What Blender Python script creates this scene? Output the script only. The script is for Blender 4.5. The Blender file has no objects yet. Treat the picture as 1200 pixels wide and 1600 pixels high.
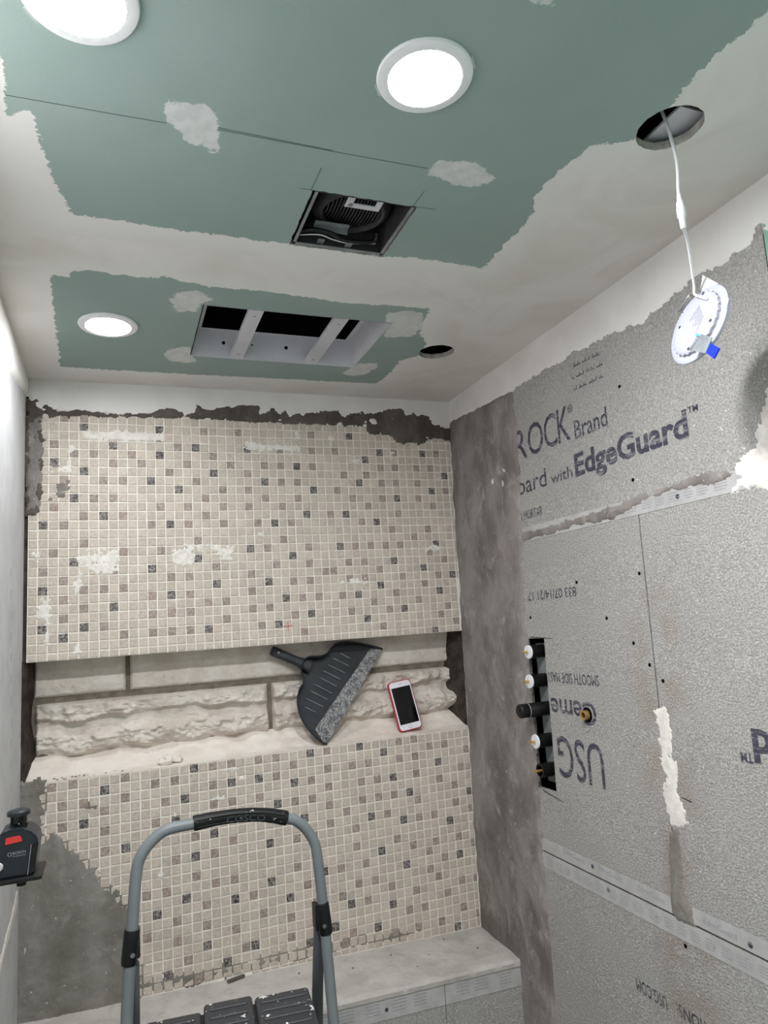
import bpy, bmesh, math, random
import numpy as np
from mathutils import Vector, Matrix, noise as mnoise
from mathutils.geometry import delaunay_2d_cdt

# ---------------------------------------------------------------- camera, world, exposure
S = bpy.context.scene
COL = S.collection
CAMX, CAMY, CAMZ, YAW, PITCH, ROLL, FPX = 0.20217, -1.90312, 1.4732, 0.37062, 0.15491, -0.06612, 1094.78783
def cam_axes():
    F = Vector((math.sin(YAW)*math.cos(PITCH), math.cos(YAW)*math.cos(PITCH), math.sin(PITCH)))
    R0 = Vector((math.cos(YAW), -math.sin(YAW), 0.0)); U0 = R0.cross(F)
    c, s = math.cos(ROLL), math.sin(ROLL)
    return R0*c+U0*s, U0*c-R0*s, F
CR, CU, CF = cam_axes()
CP = Vector((CAMX, CAMY, CAMZ))
cd = bpy.data.cameras.new('camera'); cam = bpy.data.objects.new('camera', cd); COL.objects.link(cam)
cd.sensor_fit = 'VERTICAL'; cd.sensor_height = 36.0; cd.lens = FPX/1600.0*36.0; cd.clip_start = 0.02
cam.matrix_world = Matrix(((CR.x, CU.x, -CF.x, CP.x), (CR.y, CU.y, -CF.y, CP.y), (CR.z, CU.z, -CF.z, CP.z), (0, 0, 0, 1)))
S.camera = cam
W = bpy.data.worlds.new('world'); S.world = W; W.use_nodes = True
W.node_tree.nodes['Background'].inputs[0].default_value = (0.9, 0.95, 1.0, 1)
W.node_tree.nodes['Background'].inputs[1].default_value = 0.02
vs = S.view_settings; vs.view_transform = 'Standard'; vs.look = 'None'; vs.gamma = 1.0; vs.use_curve_mapping = False
vs.exposure = 0.0
LED = 440.0                    # emission of a lit downlight lens

# ---------------------------------------------------------------- measured layout (metres)
HC = 2.1403
Z26 = 1.45
ZR0 = 1.1519
UD = [105,113,136,308,317,323,340,346,413,438,502,529,605,619,649,712,725,737,815,831,847,904,942,1107,1130,1135,1201,1214,1226,1239,1523,1534,1547,1604,1617,1628,1712,1741,1845,1901,1919,1925,1949,2014,2039,2108,2127,2136,2147,2301,2305,2330,2342,2403,2418,2426,2437,2646]
UB = [3,5,118,122,131,213,302,315,327,331,334,342,348,404,406,410,419,508,511,516,521,525,527,531,540,542,545,547,614,623,635,638,703,707,709,717,727,729,740,742,745,820,823,834,849,906,908,918,925,929,936,940,945,1002,1013,1016,1020,1023,1027,1038,1047,1105,1109,1118,1133,1142,1203,1212,1216,1220,1224,1228,1237,1341,1346,1405,1417,1427,1444,1502,1509,1513,1525,1530,1536,1538,1540,1542,1646,1701,1708,1719,1726,1730,1735,1737,1748,1803,1814,1816,1823,1832,1833,1839,1905,1907,1909,1928,1930,1935,1937,1942,1947,2003,2012,2016,2023,2045,2105,2118,2120,2129,2131,2134,2141,2203,2212,2214,2216,2223,2225,2238,2244,2307,2320,2328,2335,2340,2348,2409,2412,2414,2416,2424,2447,2529,2539,2549]
LD = [16,29,35,107,138,220,223,315,327,345,405,439,514,525,641,709,718,728,749,836,916,924,940,1046,1237,1315,1324,1330,1412,1420,1440,1447,1526,1733,1817,1838,1922,1931,2013,2019,2028,2036,2246]
LB = [2,4,9,18,20,23,25,31,40,42,112,114,127,144,146,203,205,209,218,225,231,234,236,240,242,249,307,313,329,403,418,420,423,431,435,437,442,448,507,512,527,529,545,631,635,637,639,647,707,716,733,742,820,831,838,847,914,918,927,929,934,942,944,949,1116,1134,1139,1211,1213,1218,1220,1227,1241,1244,1247,1332,1335,1343,1349,1417,1422,1428,1445,1514,1534,1536,1543,1611,1617,1623,1629,1632,1638,1644,1714,1720,1726,1735,1741,1747,1749,1845,1915,1921,1926,1940,1942,2033,2047,2116,2132,2138,2141,2144,2149]
GREEN1 = [[0.0462,-1.75],[0.0808,-1.0896],[0.0807,-1.0646],[0.0785,-1.0321],[0.0758,-0.9994],[0.1063,-1.0129],[0.1083,-0.9882],[0.109,-0.9632],[0.1155,-0.9002],[0.1284,-0.8449],[0.1367,-0.7905],[0.1758,-0.788],[0.2536,-0.7855],[0.3566,-0.7842],[0.455,-0.7841],[0.4983,-0.7843],[0.6717,-0.7843],[0.7182,-0.7935],[0.7967,-0.7958],[0.8759,-0.79],[0.8702,-0.8501],[0.8707,-0.9069],[0.8733,-0.9497],[0.8639,-0.9869],[0.8407,-1.027],[0.8427,-1.0869],[0.8538,-1.1364],[0.8543,-1.1585],[0.8768,-1.1662],[0.9076,-1.1777],[0.9119,-1.1931],[0.9041,-1.2127],[0.9072,-1.2372],[0.9129,-1.2552],[0.9036,-1.2826],[0.9028,-1.3217],[0.9021,-1.3529],[0.9091,-1.3844],[0.9083,-1.4117],[0.9383,-1.75]]
GREEN2 = [[0.0945,-0.576],[0.1233,-0.5788],[0.1353,-0.602],[0.1606,-0.6082],[0.2117,-0.6042],[0.2642,-0.6084],[0.2909,-0.6106],[0.2935,-0.6305],[0.3106,-0.6067],[0.3834,-0.5975],[0.4659,-0.6032],[0.5721,-0.5976],[0.6579,-0.5874],[0.757,-0.6013],[0.8501,-0.6021],[0.8507,-0.5733],[0.8759,-0.4797],[0.9165,-0.426],[0.931,-0.3534],[0.8952,-0.3017],[0.9024,-0.2468],[0.8963,-0.1231],[0.768,-0.1215],[0.6249,-0.1163],[0.4885,-0.1113],[0.3583,-0.1065],[0.0791,-0.1027],[0.0811,-0.1999],[0.0878,-0.4399]]
PATCH = [[[0.3044,-0.5233],[0.3181,-0.5594],[0.3569,-0.5795],[0.3944,-0.544],[0.3676,-0.5182],[0.3609,-0.4791],[0.3227,-0.4726]],[[0.3064,-0.2317],[0.3302,-0.2765],[0.365,-0.2941],[0.3949,-0.1926],[0.3573,-0.1824],[0.3261,-0.1937]],[[0.7582,-0.5594],[0.7937,-0.5842],[0.8368,-0.5835],[0.8701,-0.5152],[0.8666,-0.455],[0.8025,-0.4338]],[[0.7712,-0.1832],[0.7951,-0.264],[0.847,-0.2777],[0.8546,-0.2473],[0.8398,-0.1859],[0.8117,-0.1706]],[[0.2609,-1.053],[0.2671,-1.0799],[0.2847,-1.0792],[0.3116,-1.087],[0.3334,-1.0584],[0.3398,-0.9938],[0.3304,-0.9804],[0.3183,-1.0086],[0.3044,-0.9979]],[[0.6507,-1.0305],[0.6476,-1.0606],[0.7075,-1.0787],[0.7578,-1.0475],[0.7382,-1.0212],[0.6997,-1.0193]],[[0.6342,-1.3457],[0.6383,-1.3393],[0.6493,-1.3384],[0.6638,-1.342],[0.6549,-1.352]]]
PENCIL = [[[0.0788,-1.0344],[0.2125,-1.0361]],[[0.2125,-1.0361],[0.2679,-1.0372]],[[0.3333,-1.0432],[0.5141,-1.0422]],[[0.3329,-1.0469],[0.4945,-1.0439]],[[0.5141,-1.0422],[0.6429,-1.0433]],[[0.489,-1.0026],[0.4882,-0.9464]],[[0.6592,-0.948],[0.6608,-0.991]],[[0.4718,-0.947],[0.492,-0.9474]],[[0.6592,-0.948],[0.699,-0.9492]]]
MORT_TOP = [[-0.0073,2.0882],[0.022,2.0846],[0.0267,2.0639],[0.0448,2.0753],[0.0678,2.0528],[0.0955,2.0594],[0.1095,2.069],[0.1614,2.0598],[0.195,2.056],[0.2389,2.0607],[0.2786,2.0642],[0.3038,2.072],[0.3294,2.087],[0.3548,2.0772],[0.3804,2.0633],[0.4069,2.0825],[0.4124,2.094],[0.4333,2.0838],[0.5089,2.0978],[0.5393,2.101],[0.5849,2.0992],[0.5899,2.0786],[0.6254,2.0952],[0.6424,2.081],[0.661,2.103],[0.6688,2.0792],[0.726,2.0849],[0.819,2.0985],[0.8307,2.0835],[0.8951,2.099],[0.9009,2.0898],[0.9938,2.1101],[1.0271,2.1085],[1.0327,2.0927],[1.0879,2.1049],[1.1145,2.0931],[1.1195,2.0705],[1.1512,2.0751],[1.1556,2.0459],[1.1891,2.0668],[1.1915,2.0145],[1.0983,2.0212],[1.0969,2.0051],[0.9992,2.0022],[0.9746,2.0266],[0.9164,2.0309],[0.8983,2.049],[0.8225,2.051],[0.7122,2.0508],[0.5376,2.0514],[0.4645,2.0559],[0.3086,2.054],[0.1853,2.0486],[0.0909,2.0471],[0.0359,2.0462],[0.0271,2.0224],[0.0365,1.9764],[0.0256,1.9454],[0.0326,1.915],[0.024,1.8794],[0.0353,1.8543],[0.0291,1.8093],[0.0205,1.787],[-0.0058,1.7872]]
WHITE = [[[0.1236,2.0079],[0.1996,2.0144],[0.2582,2.0209],[0.3281,2.0126],[0.3251,1.9825],[0.2333,1.9782],[0.1283,1.9818]],[[0.0912,1.9755],[0.1051,1.9733],[0.0984,1.8905],[0.0847,1.8877],[0.0462,1.8974],[0.0868,1.9262]],[[0.1149,1.6935],[0.1699,1.7046],[0.2121,1.7011],[0.207,1.6457],[0.1697,1.637],[0.1285,1.6485],[0.1195,1.5899],[0.0972,1.5618],[0.0883,1.572],[0.1104,1.6393]],[[0.3279,1.6982],[0.3832,1.7126],[0.4547,1.7046],[0.5017,1.6993],[0.4993,1.6592],[0.4586,1.6578],[0.4541,1.6844],[0.4028,1.6858],[0.3919,1.6495],[0.3469,1.6536]],[[0.0267,1.5943],[0.0551,1.5929],[0.0553,1.5641],[0.0539,1.462],[0.0366,1.4586],[0.0404,1.522],[0.0187,1.5376]],[[0.0148,1.6962],[0.0302,1.6909],[0.0262,1.6521],[0.0152,1.6622]],[[0.1153,1.4694],[0.1242,1.4496],[0.1109,1.4373],[0.0985,1.4492]],[[0.2533,1.546],[0.2627,1.538],[0.2585,1.5035],[0.252,1.5088]],[[0.5357,1.9969],[0.6037,1.9903],[0.7029,1.9813],[0.6958,1.9572],[0.6375,1.9676],[0.5683,1.96],[0.5347,1.965]],[[0.6816,2.0345],[0.7022,2.0293],[0.6907,1.975],[0.6762,1.9805]],[[0.7781,1.5977],[0.8326,1.6013],[0.875,1.5938],[0.8708,1.5765],[0.8438,1.5864],[0.7834,1.586]],[[1.0606,1.683],[1.1083,1.6941],[1.1207,1.6815],[1.106,1.6665],[1.066,1.6676]],[[0.8447,1.9516],[0.8796,1.9554],[0.8746,1.9277],[0.8499,1.9334]],[[0.9577,1.9728],[0.9908,1.9767],[0.9723,1.9481],[0.9599,1.9572]],[[0.5629,1.7398],[0.5882,1.7422],[0.5819,1.7254],[0.5681,1.7285]],[[0.6783,1.7754],[0.69,1.7752],[0.6849,1.7292],[0.675,1.7409]],[[0.7843,2.0323],[0.8028,2.033],[0.7969,1.9839],[0.7848,1.9866]],[[0.9133,1.984],[0.9589,1.9897],[1.0176,1.9825],[0.9581,1.9771]]]
MORT_LOW = [[-0.0107,1.16],[0.0458,1.1543],[0.0467,1.0409],[0.068,1.0375],[0.092,1.0202],[0.1137,1.0152],[0.1138,0.9829],[0.1356,0.9732],[0.16,0.9501],[0.1599,0.9277],[0.1795,0.9018],[0.2042,0.8898],[0.2115,0.8661],[0.2389,0.8484],[0.2384,0.8014],[0.2528,0.7395],[0.2574,0.7043],[0.2515,0.6236],[0.0936,0.6239],[-0.0146,0.6277],[-0.0211,1.0737]]
MORT_BOT = [[0.2373,0.6846],[0.368,0.6765],[0.5221,0.6689],[0.6364,0.6698],[0.7908,0.6621],[0.8625,0.6599],[0.9737,0.6533],[0.9717,0.628],[0.7892,0.6376],[0.5856,0.6433],[0.3672,0.6413],[0.2369,0.6489]]
REDX = [0.6395,1.4788]
PAN = [[0.9337,0.0643,1.3934],[0.8985,0.0661,1.4016],[0.8404,0.069,1.4144],[0.7951,0.0689,1.4142],[0.7758,0.0664,1.403],[0.7606,0.0629,1.3875],[0.7376,0.061,1.3789],[0.6984,0.0608,1.3779],[0.6829,0.0552,1.3527],[0.6867,0.0497,1.3282],[0.6838,0.0462,1.3124],[0.6709,0.0429,1.2977],[0.6639,0.0369,1.2708],[0.667,0.0298,1.2394],[0.6803,0.0226,1.2072],[0.7059,0.0152,1.1738],[0.7271,0.0116,1.158],[0.7355,0.0116,1.1578]]
PANRIB = [[[0.8012,0.0639,1.3919],[0.8326,0.0598,1.3734]],[[0.7775,0.0614,1.3807],[0.8254,0.0553,1.3531]],[[0.7609,0.0576,1.3638],[0.8109,0.0512,1.3349]],[[0.7463,0.054,1.3473],[0.7964,0.0475,1.3185]],[[0.7322,0.0504,1.3314],[0.781,0.0437,1.3015]],[[0.7164,0.0464,1.3135],[0.7657,0.0398,1.284]],[[0.7027,0.0428,1.2975],[0.7517,0.0363,1.2682]],[[0.6871,0.0388,1.2796],[0.7359,0.0325,1.2511]],[[0.6834,0.0336,1.2564],[0.714,0.0296,1.2384]]]
PANHANDLE = [[0.6971,0.0581,1.3657],[0.6019,0.0686,1.4128]]
PANWEAR = [[0.8957,0.0654,1.3983],[0.7063,0.0203,1.1967]]
RPLAST = [[-0.0,2.0714],[-0.0751,2.0694],[-0.338,2.0504],[-0.4647,2.0552],[-0.6506,2.0491],[-0.7824,2.0391],[-0.8585,2.0269],[-0.9477,2.0386],[-0.9895,2.0498],[-1.0267,2.0457],[-1.0829,2.0437],[-1.1225,2.0452],[-1.1373,2.0595],[-1.1485,2.0756]]
RMORT = [[-0.3709,2.05],[-0.3776,1.964],[-0.3789,1.8437],[-0.3711,1.7276],[-0.3682,1.6453],[-0.3482,1.468],[-0.3487,1.3095],[-0.3486,1.1708],[-0.3513,1.036],[-0.3477,0.9178],[-0.3472,0.7322],[-0.3479,0.5266]]
RWHITE = [[[-0.7819,1.2712],[-0.8139,1.2799],[-0.8243,1.2404],[-0.8121,1.193],[-0.8285,1.1841],[-0.8228,1.1269],[-0.8382,1.075],[-0.7976,1.0679],[-0.7806,1.1073],[-0.7939,1.15],[-0.7882,1.1895],[-0.7904,1.2366]],[[-1.0267,1.6845],[-1.0559,1.703],[-1.0961,1.7196],[-1.1125,1.7469],[-1.1309,1.7518],[-1.1128,1.6374],[-1.0482,1.6536],[-1.0216,1.6524],[-1.0439,1.6676]]]
RJUNC = [[-0.787,1.0519],[-0.8158,1.061],[-0.8076,0.9473],[-0.8279,0.9113],[-0.8337,0.9008],[-0.7873,0.8974],[-0.773,0.9089]]
RTOPM = [[-0.3635,1.6757],[-0.4925,1.6728],[-0.7278,1.6806],[-0.8774,1.6908],[-0.9864,1.6936],[-1.0588,1.6806],[-0.9972,1.6719],[-0.892,1.678],[-0.8043,1.6734],[-0.7234,1.6516],[-0.5917,1.6579],[-0.4896,1.6531],[-0.3599,1.6513]]
NIP = [-0.5711,1.2426]
BLOB = [[-0.2479,1.8343],[-0.3089,1.8512],[-0.2974,1.8186]]
SCREWS = [[-0.7807,1.9218],[-0.7911,1.7217],[-0.6678,1.4496],[-0.7811,1.5344],[-0.7828,1.3567],[-0.8147,1.3281],[-0.3738,1.4593],[-0.5752,1.5321],[-0.7988,0.8607],[-0.7435,1.3981]]
RAIL = [[0.2152,0.8473],[0.2209,0.9592],[0.2242,0.9883],[0.2282,1.0237],[0.2311,1.0719],[0.2383,1.1015],[0.2574,1.1249],[0.283,1.1396],[0.3254,1.1426],[0.3654,1.1451],[0.4097,1.1442],[0.4549,1.138],[0.4938,1.1263],[0.5187,1.114],[0.5377,1.0906],[0.5475,1.0653],[0.5522,1.0141],[0.5534,0.9673],[0.5571,0.9336],[0.5633,0.8477],[0.564,0.7624]]
GRIP = [[0.328,1.1431],[0.3654,1.1451],[0.4097,1.1442],[0.4549,1.138],[0.4945,1.1262]]
SMALL = [[-0.6306,2.0172],[-0.7305,2.0101],[-0.6296,1.9906],[-0.7383,1.9847],[-0.6296,1.9633],[-0.736,1.958]]
EG = [[-0.4379,0.9282],[-0.5139,0.9237],[-0.563,0.9267],[-0.6385,0.9228],[-0.6857,0.9255],[-0.7568,0.9194],[-0.851,0.9211],[-0.9224,0.9185]]
DOTS = [[-0.5416,0.9231],[-0.5894,0.8904],[-0.9492,0.9158]]
PT = 0.0232                    # mosaic pitch
YB = -3.3                      # wall behind the camera
def rwx(z): return 1.170+.02*(z-1.45)     # the right wall leans a little

# ---------------------------------------------------------------- helpers
BASE = {}
def link(o, parent=None):
    COL.objects.link(o)
    if parent is not None: o.parent = parent
    return o
def tag(o, label=None, cat=None, group=None, kind=None):
    if label: o['label'] = label
    if cat: o['category'] = cat
    if group: o['group'] = group
    if kind: o['kind'] = kind
    return o
def thing(name, label, cat, loc, group=None, kind=None):
    o = bpy.data.objects.new(name, None); o.empty_display_size = .05; o.location = loc; link(o)
    BASE[o.name] = Vector(loc)
    return tag(o, label, cat, group, kind)
def base_of(parent): return BASE.get(parent.name, Vector((0, 0, 0))) if parent is not None else Vector((0, 0, 0))
class MB:
    def __init__(s): s.v = []; s.f = []; s.m = []
    def add(s, vs_, fs, mi=0):
        o = len(s.v); s.v += [tuple(a) for a in vs_]; s.f += [tuple(i+o for i in f) for f in fs]; s.m += [mi]*len(fs); return s
    def box(s, lo, hi, mi=0, M=None):
        x0, y0, z0 = lo; x1, y1, z1 = hi
        v = [Vector(a) for a in ((x0,y0,z0),(x1,y0,z0),(x1,y1,z0),(x0,y1,z0),(x0,y0,z1),(x1,y0,z1),(x1,y1,z1),(x0,y1,z1))]
        if M is not None: v = [M @ a for a in v]
        return s.add(v, [(3,2,1,0),(4,5,6,7),(0,1,5,4),(1,2,6,5),(2,3,7,6),(3,0,4,7)], mi)
    def rbox(s, lo, hi, b=.002, seg=2, mi=0, M=None):
        bm = bmesh.new(); bmesh.ops.create_cube(bm, size=1)
        for v in bm.verts: v.co = Vector([lo[i]+(v.co[i]+.5)*(hi[i]-lo[i]) for i in range(3)])
        bmesh.ops.bevel(bm, geom=bm.edges[:], offset=b, segments=seg, affect='EDGES', profile=.5)
        return s.bm(bm, mi, M)
    def bm(s, bm, mi=0, M=None):
        bm.verts.index_update()
        s.add([(M @ v.co if M is not None else v.co.copy()) for v in bm.verts], [[v.index for v in f.verts] for f in bm.faces], mi); bm.free(); return s
    def tube(s, path, r, n=12, mi=0, caps=True):
        P = [Vector(a) for a in path]; k = len(P)
        rs = r if isinstance(r, (list, tuple)) else [r]*k
        T = [(P[min(i+1, k-1)]-P[max(i-1, 0)]).normalized() for i in range(k)]
        a = T[0].orthogonal().normalized(); vs_ = []; fs = []
        for i in range(k):
            a = (a-T[i]*a.dot(T[i])).normalized(); b = T[i].cross(a)
            for j in range(n):
                t = 2*math.pi*j/n; vs_.append(P[i]+(a*math.cos(t)+b*math.sin(t))*rs[i])
        for i in range(k-1):
            for j in range(n):
                q = (j+1) % n; fs.append((i*n+j, i*n+q, (i+1)*n+q, (i+1)*n+j))
        if caps: fs += [tuple(reversed(range(n))), tuple(range((k-1)*n, k*n))]
        return s.add(vs_, fs, mi)
    def lathe(s, prof, c, ax=(0, 0, 1), n=32, mi=0):
        ax = Vector(ax).normalized(); a = ax.orthogonal().normalized(); b = ax.cross(a); c = Vector(c); vs_ = []; fs = []
        for r, h in prof:
            for j in range(n):
                t = 2*math.pi*j/n; vs_.append(c+ax*h+(a*math.cos(t)+b*math.sin(t))*max(r, 1e-5))
        for i in range(len(prof)-1):
            for j in range(n):
                q = (j+1) % n; fs.append((i*n+j, i*n+q, (i+1)*n+q, (i+1)*n+j))
        return s.add(vs_, fs, mi)
    def prism(s, poly, d, mi=0):          # poly: planar 3-D outline, d: thickness vector
        k = len(poly); d = Vector(d); A = [Vector(a) for a in poly]; B = [a+d for a in A]
        return s.add(A+B, [tuple(range(k)), tuple(reversed(range(k, 2*k)))]+[(i, i+k, (i+1) % k+k, (i+1) % k) for i in range(k)], mi)
    def build(s, name, mat, parent=None, smooth=False, recalc=True):
        b = base_of(parent); me = bpy.data.meshes.new(name)
        me.from_pydata([(v[0]-b.x, v[1]-b.y, v[2]-b.z) for v in s.v], [], s.f)
        for m in (mat if isinstance(mat, (list, tuple)) else [mat]): me.materials.append(m)
        me.polygons.foreach_set('material_index', s.m)
        if recalc:
            bm = bmesh.new(); bm.from_mesh(me); bmesh.ops.recalc_face_normals(bm, faces=bm.faces); bm.to_mesh(me); bm.free()
        if smooth:
            me.polygons.foreach_set('use_smooth', [True]*len(me.polygons))
            if smooth != 2: me.set_sharp_from_angle(angle=math.radians(40))
        me.update()
        o = bpy.data.objects.new(name, me); link(o, parent); BASE[o.name] = b
        return o
def catmull(P, n=6, closed=False):
    P = [Vector(a) for a in P]; k = len(P); out = []
    for i in range(k if closed else k-1):
        a, b, c, d = (P[(i-1) % k], P[i], P[(i+1) % k], P[(i+2) % k]) if closed else (P[max(i-1, 0)], P[i], P[i+1], P[min(i+2, k-1)])
        for j in range(n):
            t = j/n; out.append(.5*((2*b)+(c-a)*t+(2*a-5*b+4*c-d)*t*t+(3*b-a-3*c+d)*t**3))
    if not closed: out.append(P[-1])
    return out
# numpy value noise
def vnoise(x, y, sc, seed):
    x = x*sc; y = y*sc; xi = np.floor(x).astype(np.int64); yi = np.floor(y).astype(np.int64); fx = x-xi; fy = y-yi
    def h(i, j):
        n = (i*374761393+j*668265263+seed*2147483647) & 0xffffffff
        n = ((n ^ (n >> 13))*1274126177) & 0xffffffff
        return ((n ^ (n >> 16)) & 0xffff)/32767.5-1.0
    fx = fx*fx*(3-2*fx); fy = fy*fy*(3-2*fy)
    return (h(xi, yi)*(1-fx)+h(xi+1, yi)*fx)*(1-fy)+(h(xi, yi+1)*(1-fx)+h(xi+1, yi+1)*fx)*fy
def fnoise(x, y, sc, seed, oc=4):
    r = 0; a = 1; t = 0
    for k in range(oc): r = r+a*vnoise(x, y, sc*2**k, seed+k*17); t += a; a *= .55
    return r/t
def sdist(px, py, poly):                # signed distance, + inside
    P = np.array(poly, float); d = np.full(px.shape, 1e9); ins = np.zeros(px.shape, bool)
    for i in range(len(P)):
        a = P[i]; b = P[(i+1) % len(P)]; e = b-a; L = max(e@e, 1e-12)
        t = np.clip(((px-a[0])*e[0]+(py-a[1])*e[1])/L, 0, 1)
        d = np.minimum(d, np.hypot(px-a[0]-t*e[0], py-a[1]-t*e[1]))
        if a[1] != b[1]:
            c = ((a[1] > py) != (b[1] > py)) & (px < (b[0]-a[0])*(py-a[1])/(b[1]-a[1])+a[0]); ins ^= c
    return np.where(ins, d, -d)
def coat(name, polys, mapper, mat, parent, thick=.003, res=.004, edge=.006, amp=.006, nsc=60, rough=.001, rsc=90, seed=1, sink=.002, streak=0):
    """a trowelled layer of plaster or mortar with a ragged rim that dives below the surface it lies on"""
    pts = np.array([q for p_ in polys for q in p_]); lo = pts.min(0)-.015; hi = pts.max(0)+.015
    nx = int((hi[0]-lo[0])/res)+2; ny = int((hi[1]-lo[1])/res)+2
    X, Y = np.meshgrid(np.linspace(lo[0], hi[0], nx), np.linspace(lo[1], hi[1], ny), indexing='ij')
    s = np.max([sdist(X, Y, p_) for p_ in polys], axis=0)
    s = s+amp*fnoise(X, Y, nsc, seed)+.4*amp*fnoise(X, Y, nsc*4, seed+5)
    if streak: s = s+streak*vnoise(X*8, Y*150, 1, seed+9)
    h = np.where(s > 0, thick*np.clip(s/edge, 0.15, 1)+rough*fnoise(X, Y, rsc, seed+3), -sink)
    h = np.where(s > 0, np.maximum(h, .0002), h)
    idx = -np.ones((nx, ny), int); vs_ = []; fs = []
    keep = s > 0
    cell = keep[:-1, :-1] | keep[1:, :-1] | keep[:-1, 1:] | keep[1:, 1:]
    need = np.zeros((nx, ny), bool); need[:-1, :-1] |= cell; need[1:, :-1] |= cell; need[:-1, 1:] |= cell; need[1:, 1:] |= cell
    for i, j in zip(*np.nonzero(need)):
        idx[i, j] = len(vs_); vs_.append(mapper(X[i, j], Y[i, j], h[i, j]))
    for i, j in zip(*np.nonzero(cell)): fs.append((idx[i, j], idx[i+1, j], idx[i+1, j+1], idx[i, j+1]))
    m = MB(); m.add(vs_, fs)
    return m.build(name, mat, parent, smooth=2, recalc=False)

# ---------------------------------------------------------------- materials
def lin(r, g, b):
    f = lambda c: (c/255/12.92) if c/255 <= .04045 else ((c/255+.055)/1.055)**2.4
    return (f(r), f(g), f(b), 1)
class NT:
    def __init__(s, name, rough=.7, spec=.3):
        s.mat = bpy.data.materials.new(name); s.mat.use_nodes = True; s.t = s.mat.node_tree; s.b = s.t.nodes['Principled BSDF']
        s.b.inputs['Roughness'].default_value = rough; s.b.inputs['Specular IOR Level'].default_value = spec
        s.pos = s.n('ShaderNodeNewGeometry').outputs['Position']
    def n(s, k): return s.t.nodes.new(k)
    def l(s, a, b): s.t.links.new(a, b)
    def noise(s, sc, det=3, rough=.55, vec=None, dist=0):
        n = s.n('ShaderNodeTexNoise'); n.inputs['Scale'].default_value = sc; n.inputs['Detail'].default_value = det; n.inputs['Roughness'].default_value = rough; n.inputs['Distortion'].default_value = dist
        s.l(vec or s.pos, n.inputs['Vector']); return n.outputs['Fac']
    def scaled(s, v):
        m = s.n('ShaderNodeMapping'); m.inputs['Scale'].default_value = v; s.l(s.pos, m.inputs['Vector']); return m.outputs[0]
    def rng(s, f, a, b, c=0., d=1.):
        m = s.n('ShaderNodeMapRange'); m.interpolation_type = 'SMOOTHSTEP'
        for i, v in enumerate((a, b, c, d)): m.inputs[i+1].default_value = v
        s.l(f, m.inputs[0]); return m.outputs[0]
    def math(s, op, a, b=0.):
        m = s.n('ShaderNodeMath'); m.operation = op
        for i, v in enumerate((a, b)):
            if isinstance(v, (int, float)): m.inputs[i].default_value = v
            else: s.l(v, m.inputs[i])
        return m.outputs[0]
    def mix(s, f, a, b):
        m = s.n('ShaderNodeMix'); m.data_type = 'RGBA'
        for i, v in ((0, f), (6, a), (7, b)):
            if isinstance(v, (int, float)): m.inputs[i].default_value = v
            elif isinstance(v, tuple): m.inputs[i].default_value = v
            else: s.l(v, m.inputs[i])
        return m.outputs[2]
    def attr(s, name):
        a = s.n('ShaderNodeAttribute'); a.attribute_name = name; return a.outputs['Fac']
    def sep(s):
        x = s.n('ShaderNodeSeparateXYZ'); s.l(s.pos, x.inputs[0]); return x.outputs
    def col(s, c):
        if isinstance(c, tuple): s.b.inputs['Base Color'].default_value = c
        else: s.l(c, s.b.inputs['Base Color'])
        return s
    def bump(s, f, st=.5, dist=.002):
        b = s.n('ShaderNodeBump'); b.inputs['Strength'].default_value = st; b.inputs['Distance'].default_value = dist
        s.l(f, b.inputs['Height']); s.l(b.outputs[0], s.b.inputs['Normal']); return s
def simple(name, c, rough=.6, spec=.3, c2=None, sc=30, metal=0, bump=None, lo=.35, hi=.65):
    t = NT(name, rough, spec); t.b.inputs['Metallic'].default_value = metal
    t.col(t.mix(t.rng(t.noise(sc), lo, hi), c, c2) if c2 else c)
    if bump: t.bump(t.noise(bump[0], 4), bump[1], bump[2])
    return t.mat
M = {}
def mk_tile(name, a, b, scr=None):
    t = NT(name, .55, .35)
    g = t.n('ShaderNodeNewGeometry'); oi = t.n('ShaderNodeObjectInfo')
    r = t.math('FRACT', t.math('ADD', g.outputs['Random Per Island'], oi.outputs['Random']))
    c = t.mix(r, a, b)
    c = t.mix(t.rng(t.noise(150, 4, .7), .40, .66), c, t.mix(.30, c, lin(240, 230, 220)))
    if scr:
        c = t.mix(t.rng(t.noise(230, 3, .6, dist=2.2), scr[1], scr[1]+.07), c, scr[0])
    t.col(c); t.bump(t.noise(240, 4, .6, dist=1.0), .6, .0016); return t.mat
M['tile_light'] = mk_tile('mosaic_beige', lin(203, 189, 176), lin(185, 172, 160))
M['tile_brown'] = mk_tile('mosaic_brown', lin(152, 132, 124), lin(132, 119, 110), (lin(200, 186, 174), .57))
M['tile_dark'] = mk_tile('mosaic_dark', lin(46, 41, 43), lin(62, 54, 54), (lin(196, 188, 182), .55))
M['grout'] = simple('pale_grout', lin(246, 240, 232), .9, .1, lin(234, 226, 217), 25, bump=(300, .3, .001))
def mk_mortar(name, a, b, c, fleck=True):
    t = NT(name, .92, .12)
    k = t.mix(t.rng(t.noise(7, 5, .6, vec=t.scaled((1.2, 1.3, .8))), .35, .65), a, b)
    k = t.mix(t.rng(t.noise(15, 7, .72, dist=.9, vec=t.scaled((1.2, 1.3, .8))), .48, .86), k, c)
    if fleck: k = t.mix(t.rng(t.noise(120, 2), .70, .76), k, lin(196, 190, 182))
    t.col(k); t.bump(t.noise(110, 5, .6), .55, .003); return t.mat
M['mortar_dark'] = mk_mortar('dark_mortar', lin(82, 76, 70), lin(106, 98, 92), lin(120, 112, 106), False)
M['mortar'] = mk_mortar('grey_mortar', lin(116, 109, 105), lin(148, 141, 137), lin(186, 180, 177))
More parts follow.
